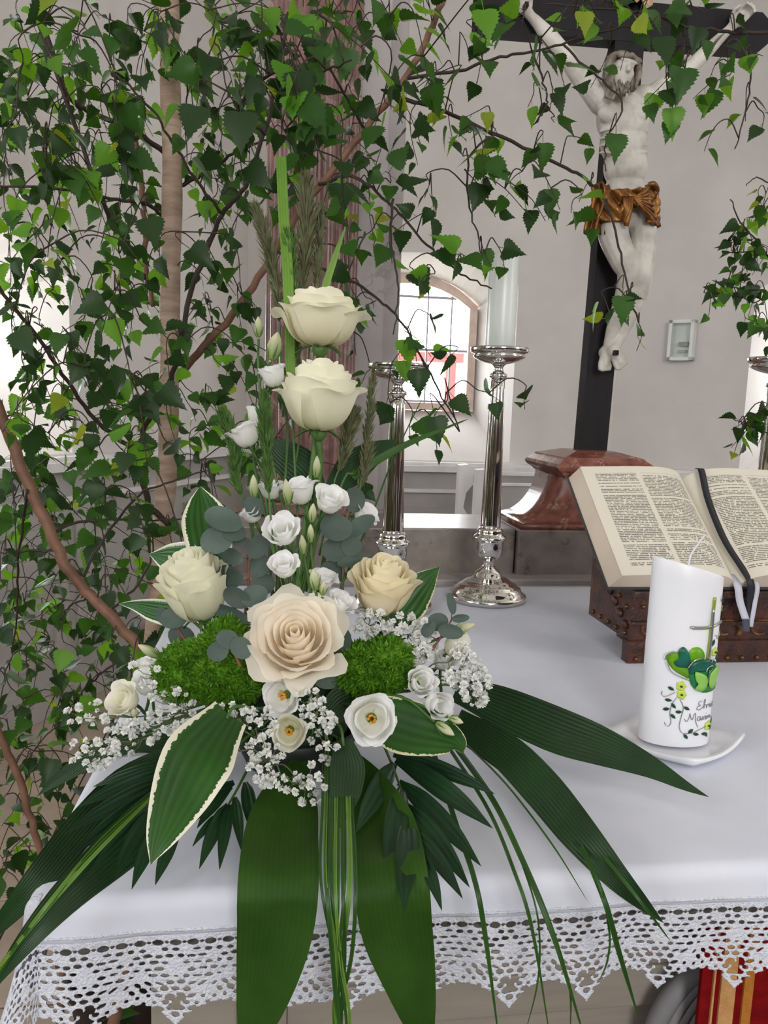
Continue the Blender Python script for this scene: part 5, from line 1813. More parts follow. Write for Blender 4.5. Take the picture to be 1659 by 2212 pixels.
def palm(label, rach, leaflets, z, Y, org_d=None):
    pts = [tbl(x, y, z, Y) for x, y in rach]
    org = np.array(pts[0])
    t = thing('palm_frond', label, 'palm leaf', org, 'palm fronds of the arrangement')
    obj('rachis', *tube(spline(pts, 14), np.linspace(.0018, .0008, 14), 6), M_stem, t, org=org)
    for k, (a, b_, c, d, h) in enumerate(leaflets):
        p0, p1 = tbl(a, b_, z, Y), tbl(c, d, z - .004, Y)
        m_ = (p0 + p1) / 2 + np.array([0, -.004, .006])
        q1, q2 = p0 + (m_ - p0) * .5 + (0, 0, .002), m_ + (p1 - m_) * .5 + (0, 0, .001)
        hh = 1.2 * h / FPX * proj(m_)[2]
        V, F, uv = blade([p0, q1, m_, q2, p1], [hh * .25, hh * .85, hh, hh * .72, 0], None, 18, 5, .22, .02, k)
        obj('leaflet', V, F, M_palm, t, uv=uv, org=org)
    return t


palm('dark palm frond spreading over the cloth beside the lower lisianthus', [(825, 1600), (850, 1660), (885, 1760), (905, 1840)],
     [(850, 1630, 1070, 1716, 15), (855, 1642, 1065, 1790, 20), (862, 1690, 1040, 1872, 20), (878, 1740, 1015, 1918, 18), (887, 1792, 1000, 1942, 15), (900, 1832, 955, 1968, 13), (868, 1700, 834, 1905, 22), (882, 1762, 872, 1972, 22), (852, 1650, 768, 1800, 20)], 1.04, TY0 - .1)
palm('small dark palm frond between the cream-edged hosta leaf and the lace', [(540, 1650), (515, 1700), (490, 1745), (470, 1790)],
     [(505, 1690, 400, 1790, 14), (500, 1700, 425, 1790, 12), (492, 1738, 430, 1878, 14), (497, 1738, 474, 1880, 12), (507, 1722, 521, 1838, 11), (530, 1690, 548, 1808, 14), (480, 1760, 415, 1830, 8)], 1.03, TY0 - .07)
palm('fine palm frond fanned out over the altar corner', [(440, 1640), (380, 1690), (340, 1740), (320, 1790)],
     [(340, 1748, 246, 1898, 18), (352, 1775, 284, 1922, 15), (385, 1800, 335, 1913, 13), (380, 1660, 165, 1745, 14), (380, 1680, 140, 1800, 16), (375, 1700, 150, 1850, 17), (360, 1720, 190, 1890, 17), (400, 1650, 200, 1700, 12)], 1.05, TY0 - .08)

G_gr = 'bear grass of the arrangement'
def grass(pts, h, m_, label, Y=None, z=1.04):
    q = [(tbl(x, y, z, Y), h * (1 if i < len(pts) - 1 else .2)) for i, (x, y) in enumerate(pts)]
    return big_leaf('grass_blade', q, m_, label, 'grass', fold=.5, wave=0, nw=3, group=G_gr, stem=False)


gl = random.Random(5)
for k in range(11):
    x0 = 700 + 5.2 * k + gl.uniform(-4, 4)
    xm = 690 + 7.5 * k + gl.uniform(-6, 6)
    pts = [(x0, 1600 + gl.uniform(-10, 10)), ((x0 + xm) / 2, 1740), (xm, 1900), (xm * .5 + 369 + gl.uniform(-8, 8), 2060), (738 + gl.uniform(-18, 18), 2190), (741 + gl.uniform(-14, 14), 2290)]
    grass(pts, gl.uniform(3.2, 5.4), M_grassl if k % 4 == 1 else M_grass, 'grass blade of the bundle hanging straight down between the two broad leaves', TY0 - .085 - .003 * (k % 3), 1.055)
for pts, h, lb in (([(935, 1620), (985, 1780), (1025, 1900), (1048, 2020), (1077, 2240)], 4.2, 'light grass blade falling over the lace past the palm leaflets'),
                   ([(975, 1600), (1060, 1720), (1125, 1850), (1195, 2020), (1262, 2240)], 4.6, 'thick grass blade arching over the lace and the altar front'),
                   ([(960, 1600), (1050, 1740), (1110, 1880), (1150, 2010), (1188, 2240)], 3.0, 'dark grass blade hanging beside the thick one'),
                   ([(1000, 1600), (1120, 1690), (1235, 1800), (1300, 1930), (1338, 2060), (1380, 2200)], 4.4, 'double grass blade curving down behind the long ribbed leaf'),
                   ([(1000, 1600), (1090, 1690), (1190, 1820), (1270, 1948)], 1.6, 'hair-thin grass blade ending on the cloth'),
                   ([(1010, 1600), (1150, 1690), (1270, 1810), (1370, 1930), (1450, 2035)], 3.2, 'grass blade running under the long ribbed leaf'),
                   ([(1115, 1830), (1155, 1950), (1166, 2040), (1160, 2130), (1135, 2230)], 1.5, 'curled hair-thin grass blade over the lace'),
                   ([(1230, 1800), (1290, 1900), (1316, 2010), (1312, 2075), (1294, 2120)], 1.7, 'thin grass blade curling back on the lace'),
                   ([(1120, 1840), (1195, 2030), (1230, 2130), (1232, 2240)], 2.0, 'thin grass blade dropping off the thick one')):
    grass(pts, h * 1.35, M_grass, lb, TY0 - .07, 1.035)
for k in range(6):
    pts = dC([(420 - 10 * k, 1650 + 6 * k, 3), (250 - 8 * k, 1780 + 12 * k, 4.5), (120 - 10 * k, 1930 + 14 * k, 4.5), (40 - 14 * k, 2040 + 16 * k, 3), (-40 - 10 * k, 2170, .5)], (1.09, 1.075, 1.06, 1.03, .98))
    big_leaf('grass_blade', pts, M_grassl if k % 2 else M_grass, 'grass blade trailing over the altar corner with the wide dark leaf', 'grass', fold=.5, wave=0, nw=3, group=G_gr, stem=False)

# eucalyptus sprigs
M_euc = mat('eucalyptus_leaf', hexc(84, 100, 92), hexc(64, 82, 74), scale=25, rough=0.6, transl=0.1, objvar=.15)
M_eucs = mat('eucalyptus_stem', hexc(132, 78, 60), hexc(112, 88, 66), scale=25, rough=0.6)


def euca(label, stem, leaves, D, seed):
    r = random.Random(seed)
    pts = [P(x, y, D + .004 * i) for i, (x, y) in enumerate(stem)]
    org = np.array(pts[0])
    t = thing('eucalyptus_sprig', label, 'eucalyptus', org, 'eucalyptus sprigs')
    sp = spline(pts, 16)
    obj('stem', *tube(sp, np.linspace(.0016, .0009, 16), 6), M_eucs, t, org=org)
    for x, y, rx, ry, an in leaves:
        c = P(x, y, D + r.uniform(-.012, .012))
        k = D / FPX
        att = sp[np.argmin(np.linalg.norm(sp - c, axis=1))]
        nrm = camdir(r.uniform(-.5, .5), r.uniform(-.1, .6), 1)
        ca2, sa2 = math.cos(an), math.sin(an)
        ex = camdir(ca2, sa2, 0); ex = unit(ex - nrm * (ex @ nrm)); ey = np.cross(nrm, ex)
        V = [c]
        n = 16
        for ring in (0.5, 1.0):
            for j in range(n):
                q = 2 * PI * j / n
                V.append(c + ex * rx * k * ring * math.cos(q) * (1 + .06 * math.cos(q)) + ey * ry * k * ring * math.sin(q) + nrm * (.12 * ring ** 2 * rx * k * math.sin(q) ** 2))
        F = [(0, 1 + j, 1 + (j + 1) % n) for j in range(n)] + [(1 + j, 1 + n + j, 1 + n + (j + 1) % n, 1 + (j + 1) % n) for j in range(n)]
        o = obj('leaf', V, F, M_euc, t, org=org)
        near = min(V[1 + n:], key=lambda q: np.linalg.norm(q - att))
        if np.linalg.norm(near - att) > .001:
            obj('leaf_stalk', *tube([att, (att + near) / 2 - CF * .001, near], .0007, 5), M_eucs, o if False else t, org=org)
    return t


euca('grey-green eucalyptus sprig with red stem beside the half-open cream rose', [(528, 1400), (530, 1320), (538, 1240), (528, 1160), (505, 1090)],
     [(480, 1122, 42, 28, -.3), (466, 1168, 36, 30, .2), (520, 1170, 22, 12, -.2), (556, 1182, 30, 22, .8), (500, 1202, 32, 18, -.3), (560, 1222, 24, 30, .3), (496, 1244, 36, 24, -.2), (566, 1262, 28, 24, .1), (510, 1290, 32, 22, -.5), (548, 1288, 30, 24, .4), (498, 1326, 50, 16, -.3), (560, 1322, 36, 14, .35), (548, 1095, 20, 26, .6), (505, 1150, 26, 22, .2)], .835, 1)
euca('grey-green eucalyptus sprig beside the buff-tinted rose', [(740, 1290), (742, 1220), (746, 1150), (752, 1080)],
     [(764, 1080, 26, 28, .3), (724, 1140, 36, 32, .1), (776, 1138, 38, 20, .6), (726, 1188, 34, 26, -.1), (770, 1212, 46, 15, .12), (718, 1235, 30, 24, -.3), (758, 1180, 24, 22, .2)], .845, 2)
euca('small eucalyptus tip on the large green tuft', [(520, 1440), (505, 1410), (488, 1392)],
     [(492, 1382, 20, 26, 1.2), (470, 1407, 25, 22, .6), (520, 1400, 22, 26, .7)], .765, 3)
euca('eucalyptus tip reaching out towards the candlestick foot', [(920, 1420), (950, 1380), (975, 1340)],
     [(975, 1304, 10, 24, .2), (994, 1336, 20, 9, .1), (944, 1344, 26, 20, .4), (972, 1364, 28, 16, -.2), (925, 1360, 20, 14, .9)], .82, 4)
euca('eucalyptus leaves below the narrow variegated leaf tip', [(440, 1430), (405, 1390), (372, 1340)],
     [(374, 1336, 29, 24, .2), (392, 1378, 26, 32, .9), (416, 1398, 18, 24, .5), (350, 1330, 14, 20, .4)], .84, 5)
euca('dark eucalyptus leaves beside the peach-centred rose', [(700, 1430), (720, 1390), (728, 1330)],
     [(722, 1334, 24, 40, .2), (738, 1392, 22, 34, -.3), (712, 1470, 34, 18, .1), (752, 1480, 30, 16, -.2), (770, 1500, 34, 14, .2)], .81, 6)

# green moss-like tufts: soft bristly heads
M_tuft = mat('bright_moss_green', hexc(104, 156, 30), hexc(70, 122, 18), scale=60, rough=0.7, transl=.15)
M_tuftc = mat('moss_core', hexc(104, 156, 30), hexc(70, 122, 18), scale=60, rough=0.9)


def tuft(label, blobs, D, seed, nbr):
    r = random.Random(seed)
    org = P(blobs[0][0], blobs[0][1] + blobs[0][3], D)
    t = thing('moss_green_tuft', label, 'flower', org)
    core = MB(); V, F = [], []
    k = D / FPX
    tot = sum(b_[2] * b_[3] for b_ in blobs)
    for x, y, rx, ry in blobs:
        c = P(x, y, D + .02)
        bm = bmesh.new(); bmesh.ops.create_icosphere(bm, subdivisions=3, radius=1)
        pv = [c + CR * q.co.x * rx * k * .93 + CU * q.co.y * ry * k * .93 + CF * q.co.z * .045 for q in bm.verts]
        bm.verts.index_update()
        core.add(pv, [tuple(w.index for w in f_.verts) for f_ in bm.faces]); bm.free()
        for i in range(int(nbr * rx * ry / tot)):
            n = unit((r.gauss(0, 1), r.gauss(0, 1), r.gauss(0, 1)))
            if n[2] > .5: n[2] = -n[2]
            lump = 1 + .07 * math.sin(9 * n[0] + 3) * math.sin(11 * n[1])
            p0 = c + (CR * n[0] * rx * k + CU * n[1] * ry * k + CF * n[2] * .047) * lump * r.uniform(.9, 1.02)
            nn = unit(CR * n[0] + CU * n[1] + CF * n[2] * 1.3)
            dv = unit(nn + np.array([r.gauss(0, .5), r.gauss(0, .5), r.gauss(0, .5)]))
            sd = unit(np.cross(dv, (r.gauss(0, 1), r.gauss(0, 1), r.gauss(0, 1)))) * .0009
            ln_ = r.uniform(.004, .008)
            b0 = len(V)
            V += [p0 - sd, p0 + sd, p0 + dv * ln_ * .6 + sd * 1.1, p0 + dv * ln_, p0 + dv * ln_ * .6 - sd * 1.1]
            F.append((b0, b0 + 1, b0 + 2, b0 + 3, b0 + 4))
    obj('core', core.v, core.f, M_tuftc, t, org=org)
    tag(obj('bristles', V, F, M_tuft, t, smooth=False, org=org), kind='stuff')
    return t


tuft('large moss-green bristly tuft beside the peach-centred rose', [(470, 1440, 95, 70), (400, 1450, 60, 62), (490, 1380, 45, 48), (500, 1480, 70, 42)], .805, 3, 9000)
tuft('small moss-green bristly tuft on the candlestick side of the peach-centred rose', [(808, 1445, 84, 52), (838, 1412, 50, 34), (770, 1425, 48, 34)], .80, 4, 6000)

# baby's breath
M_gyp = mat('baby_breath_white', hexc(246, 246, 244), hexc(232, 234, 228), scale=200, rough=0.7, transl=.2)
M_gyps = mat('baby_breath_stem', hexc(112, 124, 84), hexc(92, 104, 70), scale=40, rough=0.6)
fr_ = random.Random(9)
floret_me = []
for s in range(3):
    V, F = [], []
    for k in range(18):
        th = fr_.uniform(0, 6.28); el = fr_.uniform(-.15, 1.2)
        d = np.array([math.cos(th) * math.cos(el), math.sin(th) * math.cos(el), math.sin(el)])
        e = unit(np.cross(d, (fr_.gauss(0, 1), fr_.gauss(0, 1), fr_.gauss(0, 1)))); n2 = np.cross(d, e)
        b0 = len(V)
        sc_ = .62 if k % 3 == 0 else 1.0
        V += [d * .1, (d * .62 + e * .52 + n2 * .1) * sc_, (d * .95 + e * .44) * sc_, (d * .9 + n2 * .1) * sc_, (d * .95 - e * .44) * sc_, (d * .62 - e * .52 + n2 * .1) * sc_]
        F += [(b0, b0 + 1, b0 + 2, b0 + 3), (b0, b0 + 3, b0 + 4, b0 + 5)]
    floret_me.append(mk_mesh('floret', np.array(V), F, True, None, [M_gyp]))


def gyp(label, blobs, D, root, seed, size=(8.5, 12.5)):
    r = random.Random(seed)
    rp = P(*root, D + .03)
    t = thing('babys_breath', label, 'flower', rp, "baby's breath sprays")
    st_v = MB()
    for x, y, rx, ry, n in blobs:
        hub = P(x + (root[0] - x) * .35, y + (root[1] - y) * .35, D + .012)
        st_v.add(*tube(spline([rp, (rp + hub) / 2 + (0, 0, .008), hub], 7), .0008, 4))
        hubs = [hub + (P(x + r.uniform(-.5, .5) * rx, y + r.uniform(-.5, .5) * ry, D) - hub) * .6 for _ in range(4)]
        for h_ in hubs: st_v.add(*tube([hub, (hub + h_) / 2 + (0, 0, .002), h_], .0006, 4))
        placed = []
        for i in range(n):
            for _ in range(12):
                q = r.uniform(0, 6.28); rr = math.sqrt(r.random())
                fx, fy = x + rx * rr * math.cos(q), y + ry * rr * math.sin(q)
                if all((fx - a) ** 2 + (fy - b_) ** 2 > 230 for a, b_ in placed): break
            placed.append((fx, fy))
            p_ = P(fx, fy, D + r.uniform(-.018, .014))
            sc = r.uniform(*size) * D / FPX
            if r.random() < .12: sc *= .45
            o = link('floret', floret_me[r.randrange(3)], t, p_ - rp)
            dv = unit(camdir(r.gauss(0, .4), .5 + r.gauss(0, .4), .8))
            o.rotation_euler = Vector(dv).to_track_quat('Z', 'Y').to_euler()
            o.scale = (sc, sc, sc)
            h_ = min(hubs, key=lambda w: np.linalg.norm(w - p_))
            st_v.add(*tube([h_, (h_ + p_) / 2 + (0, 0, -.003), p_], .0004, 3))
    obj('stems', st_v.v, st_v.f, M_gyps, t, org=rp)
    return t


gyp('baby\'s breath spray with the creamy lisianthus, over the altar corner', [(185, 1545, 42, 34, 10), (200, 1625, 55, 40, 20), (290, 1590, 60, 40, 18), (370, 1530, 50, 50, 22), (315, 1450, 30, 40, 7), (255, 1575, 40, 28, 8)], .785, (480, 1560), 1)
gyp('baby\'s breath spray below the large tuft, over the big hosta leaf', [(540, 1565, 55, 50, 20), (575, 1640, 40, 50, 22), (480, 1605, 50, 35, 10), (500, 1540, 40, 20, 6), (620, 1690, 55, 24, 12), (675, 1700, 28, 50, 12)], .715, (585, 1655), 2)
gyp('baby\'s breath twigs between the two yellow-centred lisianthus', [(690, 1560, 40, 50, 18), (670, 1510, 28, 28, 9), (710, 1620, 26, 28, 7)], .742, (680, 1480), 3)
gyp('baby\'s breath behind the small green tuft, under the buff-tinted rose', [(800, 1345, 38, 26, 14), (880, 1360, 55, 34, 26), (925, 1400, 24, 24, 8), (905, 1420, 18, 20, 6)], .82, (820, 1420), 4, (9, 13.5))
gyp('dense baby\'s breath tip beside the long dark pointed leaf', [(1000, 1440, 45, 40, 22), (1030, 1480, 32, 46, 30), (985, 1470, 26, 22, 12), (1005, 1410, 28, 22, 10)], .79, (900, 1470), 5, (8, 12))

# reed plumes
M_plume = mat('grass_plume', hexc(108, 116, 80), hexc(96, 92, 68), scale=50, rough=0.8, transl=.1)
M_plumeg = mat('green_plume', hexc(84, 118, 56), hexc(66, 98, 42), scale=50, rough=0.8, transl=.1)


def plume(path, D, label, w, n, m_, seed):
    r = random.Random(seed)
    pts = spline([P(x, y, D) for x, y in path], 30)
    org = pts[0]
    t = thing('reed_plume', label, 'grass', org, 'feathery grass plumes')
    obj('stalk', *tube(pts, np.linspace(.0014, .0005, 30), 5), M_stem, t, org=org)
    V, F = [], []
    k = D / FPX
    for i in range(int(n * 1.5)):
        s_ = r.uniform(.38, 1.0)
        j = min(28, int(s_ * 29))
        p0 = pts[j] + (pts[j + 1] - pts[j]) * (s_ * 29 - j)
        tv = unit(pts[j + 1] - pts[j])
        sd = unit(np.cross(tv, (r.gauss(0, 1), r.gauss(0, 1), r.gauss(0, 1))))
        dv = unit(tv * 1.0 + sd * r.uniform(.15, .65))
        env = math.sin(PI * min(1, (s_ - .36) / .66)) ** .6
        ln_ = 1.35 * w * k * r.uniform(.8, 1.9) * (env + .25)
        q = unit(np.cross(dv, (r.gauss(0, 1), r.gauss(0, 1), 1)))
        b0 = len(V)
        a = p0 + sd * w * k * .25 * env
        V += [a - q * .0004, a + dv * ln_ * .5 - q * .0011, a + dv * ln_, a + dv * ln_ * .5 + q * .0011, a + q * .0004]
        F.append((b0, b0 + 1, b0 + 2, b0 + 3, b0 + 4))
    tag(obj('spikelets', V, F, m_, t, smooth=False, org=org), kind='stuff')
    return t


plume([(612, 900), (606, 760), (600, 640), (575, 520), (552, 445)], .90, 'brownish plume leaning away from the flat green strip', 16, 420, M_plume, 1)
plume([(632, 900), (640, 720), (655, 600), (662, 480), (660, 385)], .905, 'tall dark plume behind the topmost rose', 20, 520, M_plume, 2)
plume([(660, 860), (676, 660), (684, 600), (690, 520), (694, 440)], .91, 'plume between the tall dark one and the bright grass blade', 12, 300, M_plume, 3)
plume([(596, 1240), (585, 1120), (578, 1020), (574, 920), (572, 850)], .80, 'light green plume in front of the long-stemmed lisianthus', 15, 420, M_plumeg, 4)
plume([(560, 1240), (535, 1110), (512, 1040), (505, 960), (480, 890)], .86, 'green plume between the slim bud and the upright hosta leaf', 16, 420, M_plumeg, 5)
plume([(690, 1200), (720, 1050), (738, 1000), (752, 940), (768, 890)], .87, 'dark plume rising under the second rose', 15, 380, M_plume, 6)
plume([(740, 1200), (772, 1080), (785, 1000), (798, 900), (808, 790)], .88, 'thin plume in front of the grey pilaster', 10, 300, M_plume, 7)
plume([(735, 1160), (768, 1080), (780, 1040), (790, 1000), (800, 960)], .885, 'short pale plume beside the thin one', 12, 260, M_plume, 8)
plume([(640, 1000), (648, 900), (640, 700), (628, 560), (618, 500)], .895, 'plume half hidden behind the flat green strip', 14, 320, M_plumeg, 9)
# ------------------------------------------------------------------ birches
M_bark = mat('birch_bark', hexc(176, 154, 136), hexc(146, 124, 106), scale=14, rough=0.7, bump=0.4, bscale=60, stretch=(1, 1, 5))
M_barkb = mat('brown_birch_bark', hexc(128, 94, 74), hexc(96, 66, 50), scale=20, rough=0.6, bump=0.3, bscale=80)
M_twig = mat('dark_twig', hexc(58, 42, 34), hexc(40, 30, 26), scale=30, rough=0.6)
LM = [mat('birch_leaf_dark', hexc(34, 62, 24), hexc(24, 48, 18), scale=60, rough=0.45, transl=.22, spec=.32, tcol=hexc(56, 100, 18)),
      mat('birch_leaf_green', hexc(48, 86, 30), hexc(36, 70, 24), scale=60, rough=0.45, transl=.30, spec=.32, tcol=hexc(84, 140, 24)),
      mat('birch_leaf_bright', hexc(90, 144, 42), hexc(70, 124, 32), scale=60, rough=0.42, transl=.42, spec=.4, tcol=hexc(140, 196, 36)),
      mat('birch_leaf_yellow', hexc(128, 150, 44), hexc(104, 132, 36), scale=60, rough=0.5, transl=.45, spec=.35, tcol=hexc(190, 200, 50))]
br = random.Random(21)


def leaf_shape(seed):
    r = random.Random(seed)
    prof = [(0.0, .015), (.015, .17), (.05, .30), (.085, .385), (.12, .345), (.165, .43), (.21, .375), (.255, .435), (.31, .365), (.36, .405), (.42, .315), (.47, .345), (.53, .245), (.58, .268), (.65, .165), (.70, .180), (.77, .088), (.82, .096), (.90, .028), (1.0, .0)]
    fold, bend, tw = r.uniform(.05, .35), r.uniform(-.10, .30), r.uniform(-.25, .25)
    V, F, uv = [], [], []
    for t, w in prof:
        for e in (-1, -.5, 0, .5, 1):
            y = t - (.05 if abs(e) == 1 and w > .05 else 0) * .6
            x = e * w * (1 + r.uniform(-.05, .05))
            z = abs(x) * fold - bend * t * t + tw * x * t
            V.append((x, y, z)); uv.append((e * .5 + .5, t))
    F = grid_faces(len(prof), 5)
    F = [q[::-1] for q in F]
    # stalk
    b0 = len(V)
    V += [(-.012, -.30, .03), (.012, -.30, .03), (.012, .03, .004), (-.012, .03, .004)]
    F.append((b0, b0 + 1, b0 + 2, b0 + 3))
    return np.array(V), F


LEAF = [leaf_shape(s) for s in range(6)]
leaf_me = [[mk_mesh('leaf', V, F, True, None, [m_]) for m_ in LM] for V, F in LEAF]

# traced boughs: (thing, bark, radius start, radius end, depth start, depth end, pixels)
BR = [
    (0, 'b', .0085, .006, 1.60, 1.45, [(366, 840), (420, 772), (500, 682), (578, 570), (660, 440), (790, 280), (860, 190), (905, 120), (945, 30), (980, -60)]),
    (0, 't', .0062, .003, 1.50, 1.20, [(368, 1135), (320, 1085), (305, 1000), (313, 920), (360, 850), (385, 760), (410, 640), (455, 520), (482, 460), (530, 400), (570, 290), (600, 160), (622, 40)]),
    (0, 't', .0060, .003, 1.58, 1.35, [(357, 332), (300, 290), (200, 245), (150, 212), (120, 130), (80, 0), (60, -60)]),
    (0, 't', .0045, .002, 1.58, 1.40, [(357, 475), (320, 442), (240, 430), (150, 410), (-20, 400)]),
    (0, 't', .0052, .003, 1.58, 1.30, [(335, 1012), (290, 975), (200, 900), (130, 800), (60, 700), (-20, 600)]),
    (0, 't', .0045, .002, 1.60, 1.50, [(385, 402), (450, 370), (512, 328), (580, 300)]),
    (0, 't', .0058, .003, 1.55, 1.30, [(345, 628), (290, 570), (250, 490), (222, 440), (180, 320), (100, 100), (70, -20)]),
    (0, 'b', .0060, .0050, 1.52, 1.55, [(270, 230), (292, 300), (305, 400), (312, 480), (314, 570), (330, 660)]),
    (0, 't', .003, .0015, 1.30, 1.15, [(482, 460), (440, 410), (380, 320), (330, 240), (250, 160)]),
    (0, 't', .0040, .0016, 1.46, 1.30, [(850, 205), (900, 222), (960, 240), (1070, 290), (1190, 345), (1260, 385), (1300, 425), (1330, 500), (1350, 600), (1378, 695)]),
    (0, 't', .0034, .0014, 1.46, 1.35, [(880, 170), (1000, 150), (1070, 124), (1150, 112), (1240, 88), (1330, 60), (1400, 60)]),
    (0, 't', .0034, .0012, 1.46, 1.25, [(690, 400), (760, 380), (830, 430), (880, 480), (940, 550), (1000, 592), (1062, 622)]),
    (0, 't', .0030, .0012, 1.46, 1.20, [(600, 545), (745, 600), (820, 650), (870, 700), (915, 780), (950, 850), (995, 930)]),
    (0, 't', .0030, .0012, 1.20, .95, [(570, 290), (520, 235), (600, 150), (680, 160), (760, 130)]),
    (0, 't', .0030, .0012, 1.45, 1.2, [(790, 280), (740, 200), (700, 100), (720, 0)]),
    (0, 't', .0022, .001, 1.30, 1.28, [(1150, 112), (1172, 165), (1180, 230), (1150, 270)]),
    (0, 't', .0022, .001, 1.33, 1.28, [(1215, 95), (1290, 165), (1345, 225), (1310, 300), (1308, 370)]),
    (0, 't', .0022, .001, 1.33, 1.28, [(1070, 290), (1020, 330), (1010, 420), (1030, 500), (1040, 560)]),
    (0, 't', .0022, .001, 1.20, 1.15, [(850, 430), (845, 520), (860, 620), (850, 720)]),
    (1, 'b', .0100, .0085, 1.25, 1.30, [(-60, 780), (0, 890), (50, 1020), (110, 1150), (150, 1232), (212, 1305), (292, 1392), (332, 1475), (345, 1600), (350, 1760)]),
    (1, 't', .0032, .0015, 1.28, 1.35, [(110, 1155), (160, 1130), (260, 1122), (400, 1122)]),
    (1, 't', .0030, .0012, 1.30, 1.40, [(180, 1245), (212, 1180), (300, 1070), (372, 1040), (480, 1005)]),
    (1, 't', .0026, .0012, 1.30, 1.30, [(115, 1190), (50, 1190), (-20, 1195)]),
    (1, 't', .0026, .0012, 1.30, 1.50, [(195, 1290), (150, 1310), (130, 1345)]),
    (1, 'b', .0065, .005, 1.15, 1.20, [(-60, 1450), (0, 1590), (40, 1680), (75, 1800), (110, 1890), (140, 2000)]),
    (1, 't', .0026, .0012, 1.30, 1.50, [(230, 1330), (300, 1260), (330, 1180), (310, 1100)]),
    (1, 't', .0024, .0012, 1.25, 1.6, [(60, 1060), (40, 1200), (36, 1330), (20, 1450)]),
    (1, 't', .0024, .0012, 1.3, 1.5, [(292, 1392), (240, 1440), (180, 1490), (150, 1560)]),
    (2, 't', .0040, .0014, 1.40, 1.35, [(1760, 120), (1680, 75), (1600, 70), (1500, 62), (1400, 32), (1300, 20), (1180, 8)]),
    (2, 't', .0020, .0010, 1.36, 1.34, [(1590, 85), (1622, 150), (1610, 240), (1588, 325)]),
    (2, 't', .0020, .0010, 1.36, 1.34, [(1480, 60), (1475, 130), (1490, 190)]),
    (2, 't', .0034, .0014, 1.95, 1.9, [(1800, 800), (1700, 620), (1650, 540), (1600, 480), (1578, 430)]),
    (2, 't', .0020, .0010, 1.93, 1.9, [(1680, 600), (1640, 650), (1590, 640), (1520, 633)]),
    (2, 't', .0020, .0010, 1.93, 1.9, [(1650, 540), (1600, 545), (1560, 545)]),
    (2, 't', .0022, .0010, 1.55, 1.5, [(1760, 1000), (1690, 950), (1630, 925), (1582, 905)]),
    (2, 't', .0020, .0010, 1.93, 1.9, [(1700, 420), (1640, 385), (1610, 400)]),
]
pot_c = ony(262, 2150, 1.52)
POT = np.array([pot_c[0], 1.55, 0.0])
trunk_px = [(362, -420), (366, -80), (366, 100), (372, 400), (366, 700), (362, 1000), (350, 1140), (340, 1300)]
tr_pts = [ony(x, y, 1.6) for x, y in trunk_px]
tr_pts += [tr_pts[-1] + (POT + (0, 0, .25) - tr_pts[-1]) * .5, POT + np.array([0.0, 0, .18])]
POT2 = np.array([P(350, 1760, 1.32)[0], P(350, 1760, 1.32)[1], 0])
roots = [thing('birch_tree', 'slender pale-trunked birch with forked bough standing beside the altar', 'tree', POT + np.array([0, 0, .18])),
         thing('birch_tree', 'brown-stemmed young birch with bright leaves beside the altar corner', 'tree', np.array([-.36, 1.15, 0.0])),
         thing('birch_tree', 'birch reaching in from beside the crucifix with yellowish hanging leaves', 'tree', np.array([1.75, 1.7, 0.0]))]
RO = [np.array(o.location) for o in roots]
sp = spline(tr_pts, 60)
obj('trunk', *tube(sp, np.linspace(.0175, .0215, 60) * (1 + .05 * np.sin(np.arange(60) * 1.3)), 14), M_bark, roots[0], org=RO[0])
nodes = [[], [], []]
for q in sp[2:40]: nodes[0].append(q)
for ti, bk_, r0, r1, d0, d1, px in BR:
    n = len(px)
    pts = spline([P(x, y, d0 + (d1 - d0) * i / (n - 1)) for i, (x, y) in enumerate(px)], 5 * n)
    pts = pts + np.array([[br.gauss(0, .0012) for _ in range(3)] for _ in pts])
    obj('branch', *tube(pts, np.linspace(r0, r1, len(pts)), 8), M_barkb if bk_ == 'b' else M_twig, roots[ti], org=RO[ti])
    nodes[ti] += list(pts)
# stems of the second birch run on to the floor; trunk of the third stands just outside the view
a = P(350, 1760, 1.30)
obj('trunk', *tube(spline([a, (a + RO[1]) / 2 + (0.01, 0, 0), RO[1]], 12), np.linspace(.0088, .012, 12), 10), M_barkb, roots[1], org=RO[1])
a = P(140, 2000, 1.20)
obj('trunk', *tube(spline([a, a * .5 + RO[1] * .5, RO[1] + (0, -.02, 0)], 12), np.linspace(.005, .009, 12), 8), M_barkb, roots[1], org=RO[1])
tp = spline([RO[2], RO[2] + (-.02, -.05, .8), RO[2] + (.02, -.1, 1.5), RO[2] + (-.02, -.2, 2.6)], 30)
obj('trunk', *tube(tp, np.linspace(.024, .016, 30), 12), M_bark, roots[2], org=RO[2])
for ti, bk_, r0, r1, d0, d1, px in BR:
    if ti == 2 and px[0][0] > 1690:
        a = P(*px[0], d0)
        q = tp[np.argmin(np.linalg.norm(tp - (a + (0, 0, -.25)), axis=1))]
        obj('branch', *tube(spline([q, (q + a) / 2 + (0, 0, .05), a], 10), np.linspace(r0 * 1.5, r0, 10), 7), M_twig, roots[2], org=RO[2])
# plant pots
M_pot = mat('dark_pot', hexc(46, 32, 26), hexc(34, 24, 20), scale=20, rough=0.6)
M_soil = mat('potting_soil', hexc(50, 40, 32), hexc(36, 28, 24), scale=60, rough=0.95, bump=.6)
pt_ = thing('plant_pot', 'dark brown pot holding the pale-trunked birch under the cloth corner', 'pot', POT)
V, F = lathe([(0.001, .085), (.01, .09), (.17, .108), (.178, .116), (.205, .118), (.21, .112), (.18, .104), (.172, .10)], 32)
obj('pot', V, F, M_pot, pt_)
V, F = lathe([(.16, .10), (.178, .098), (.182, .05), (.183, .004)], 24)
obj('soil', V, F, M_soil, pt_)

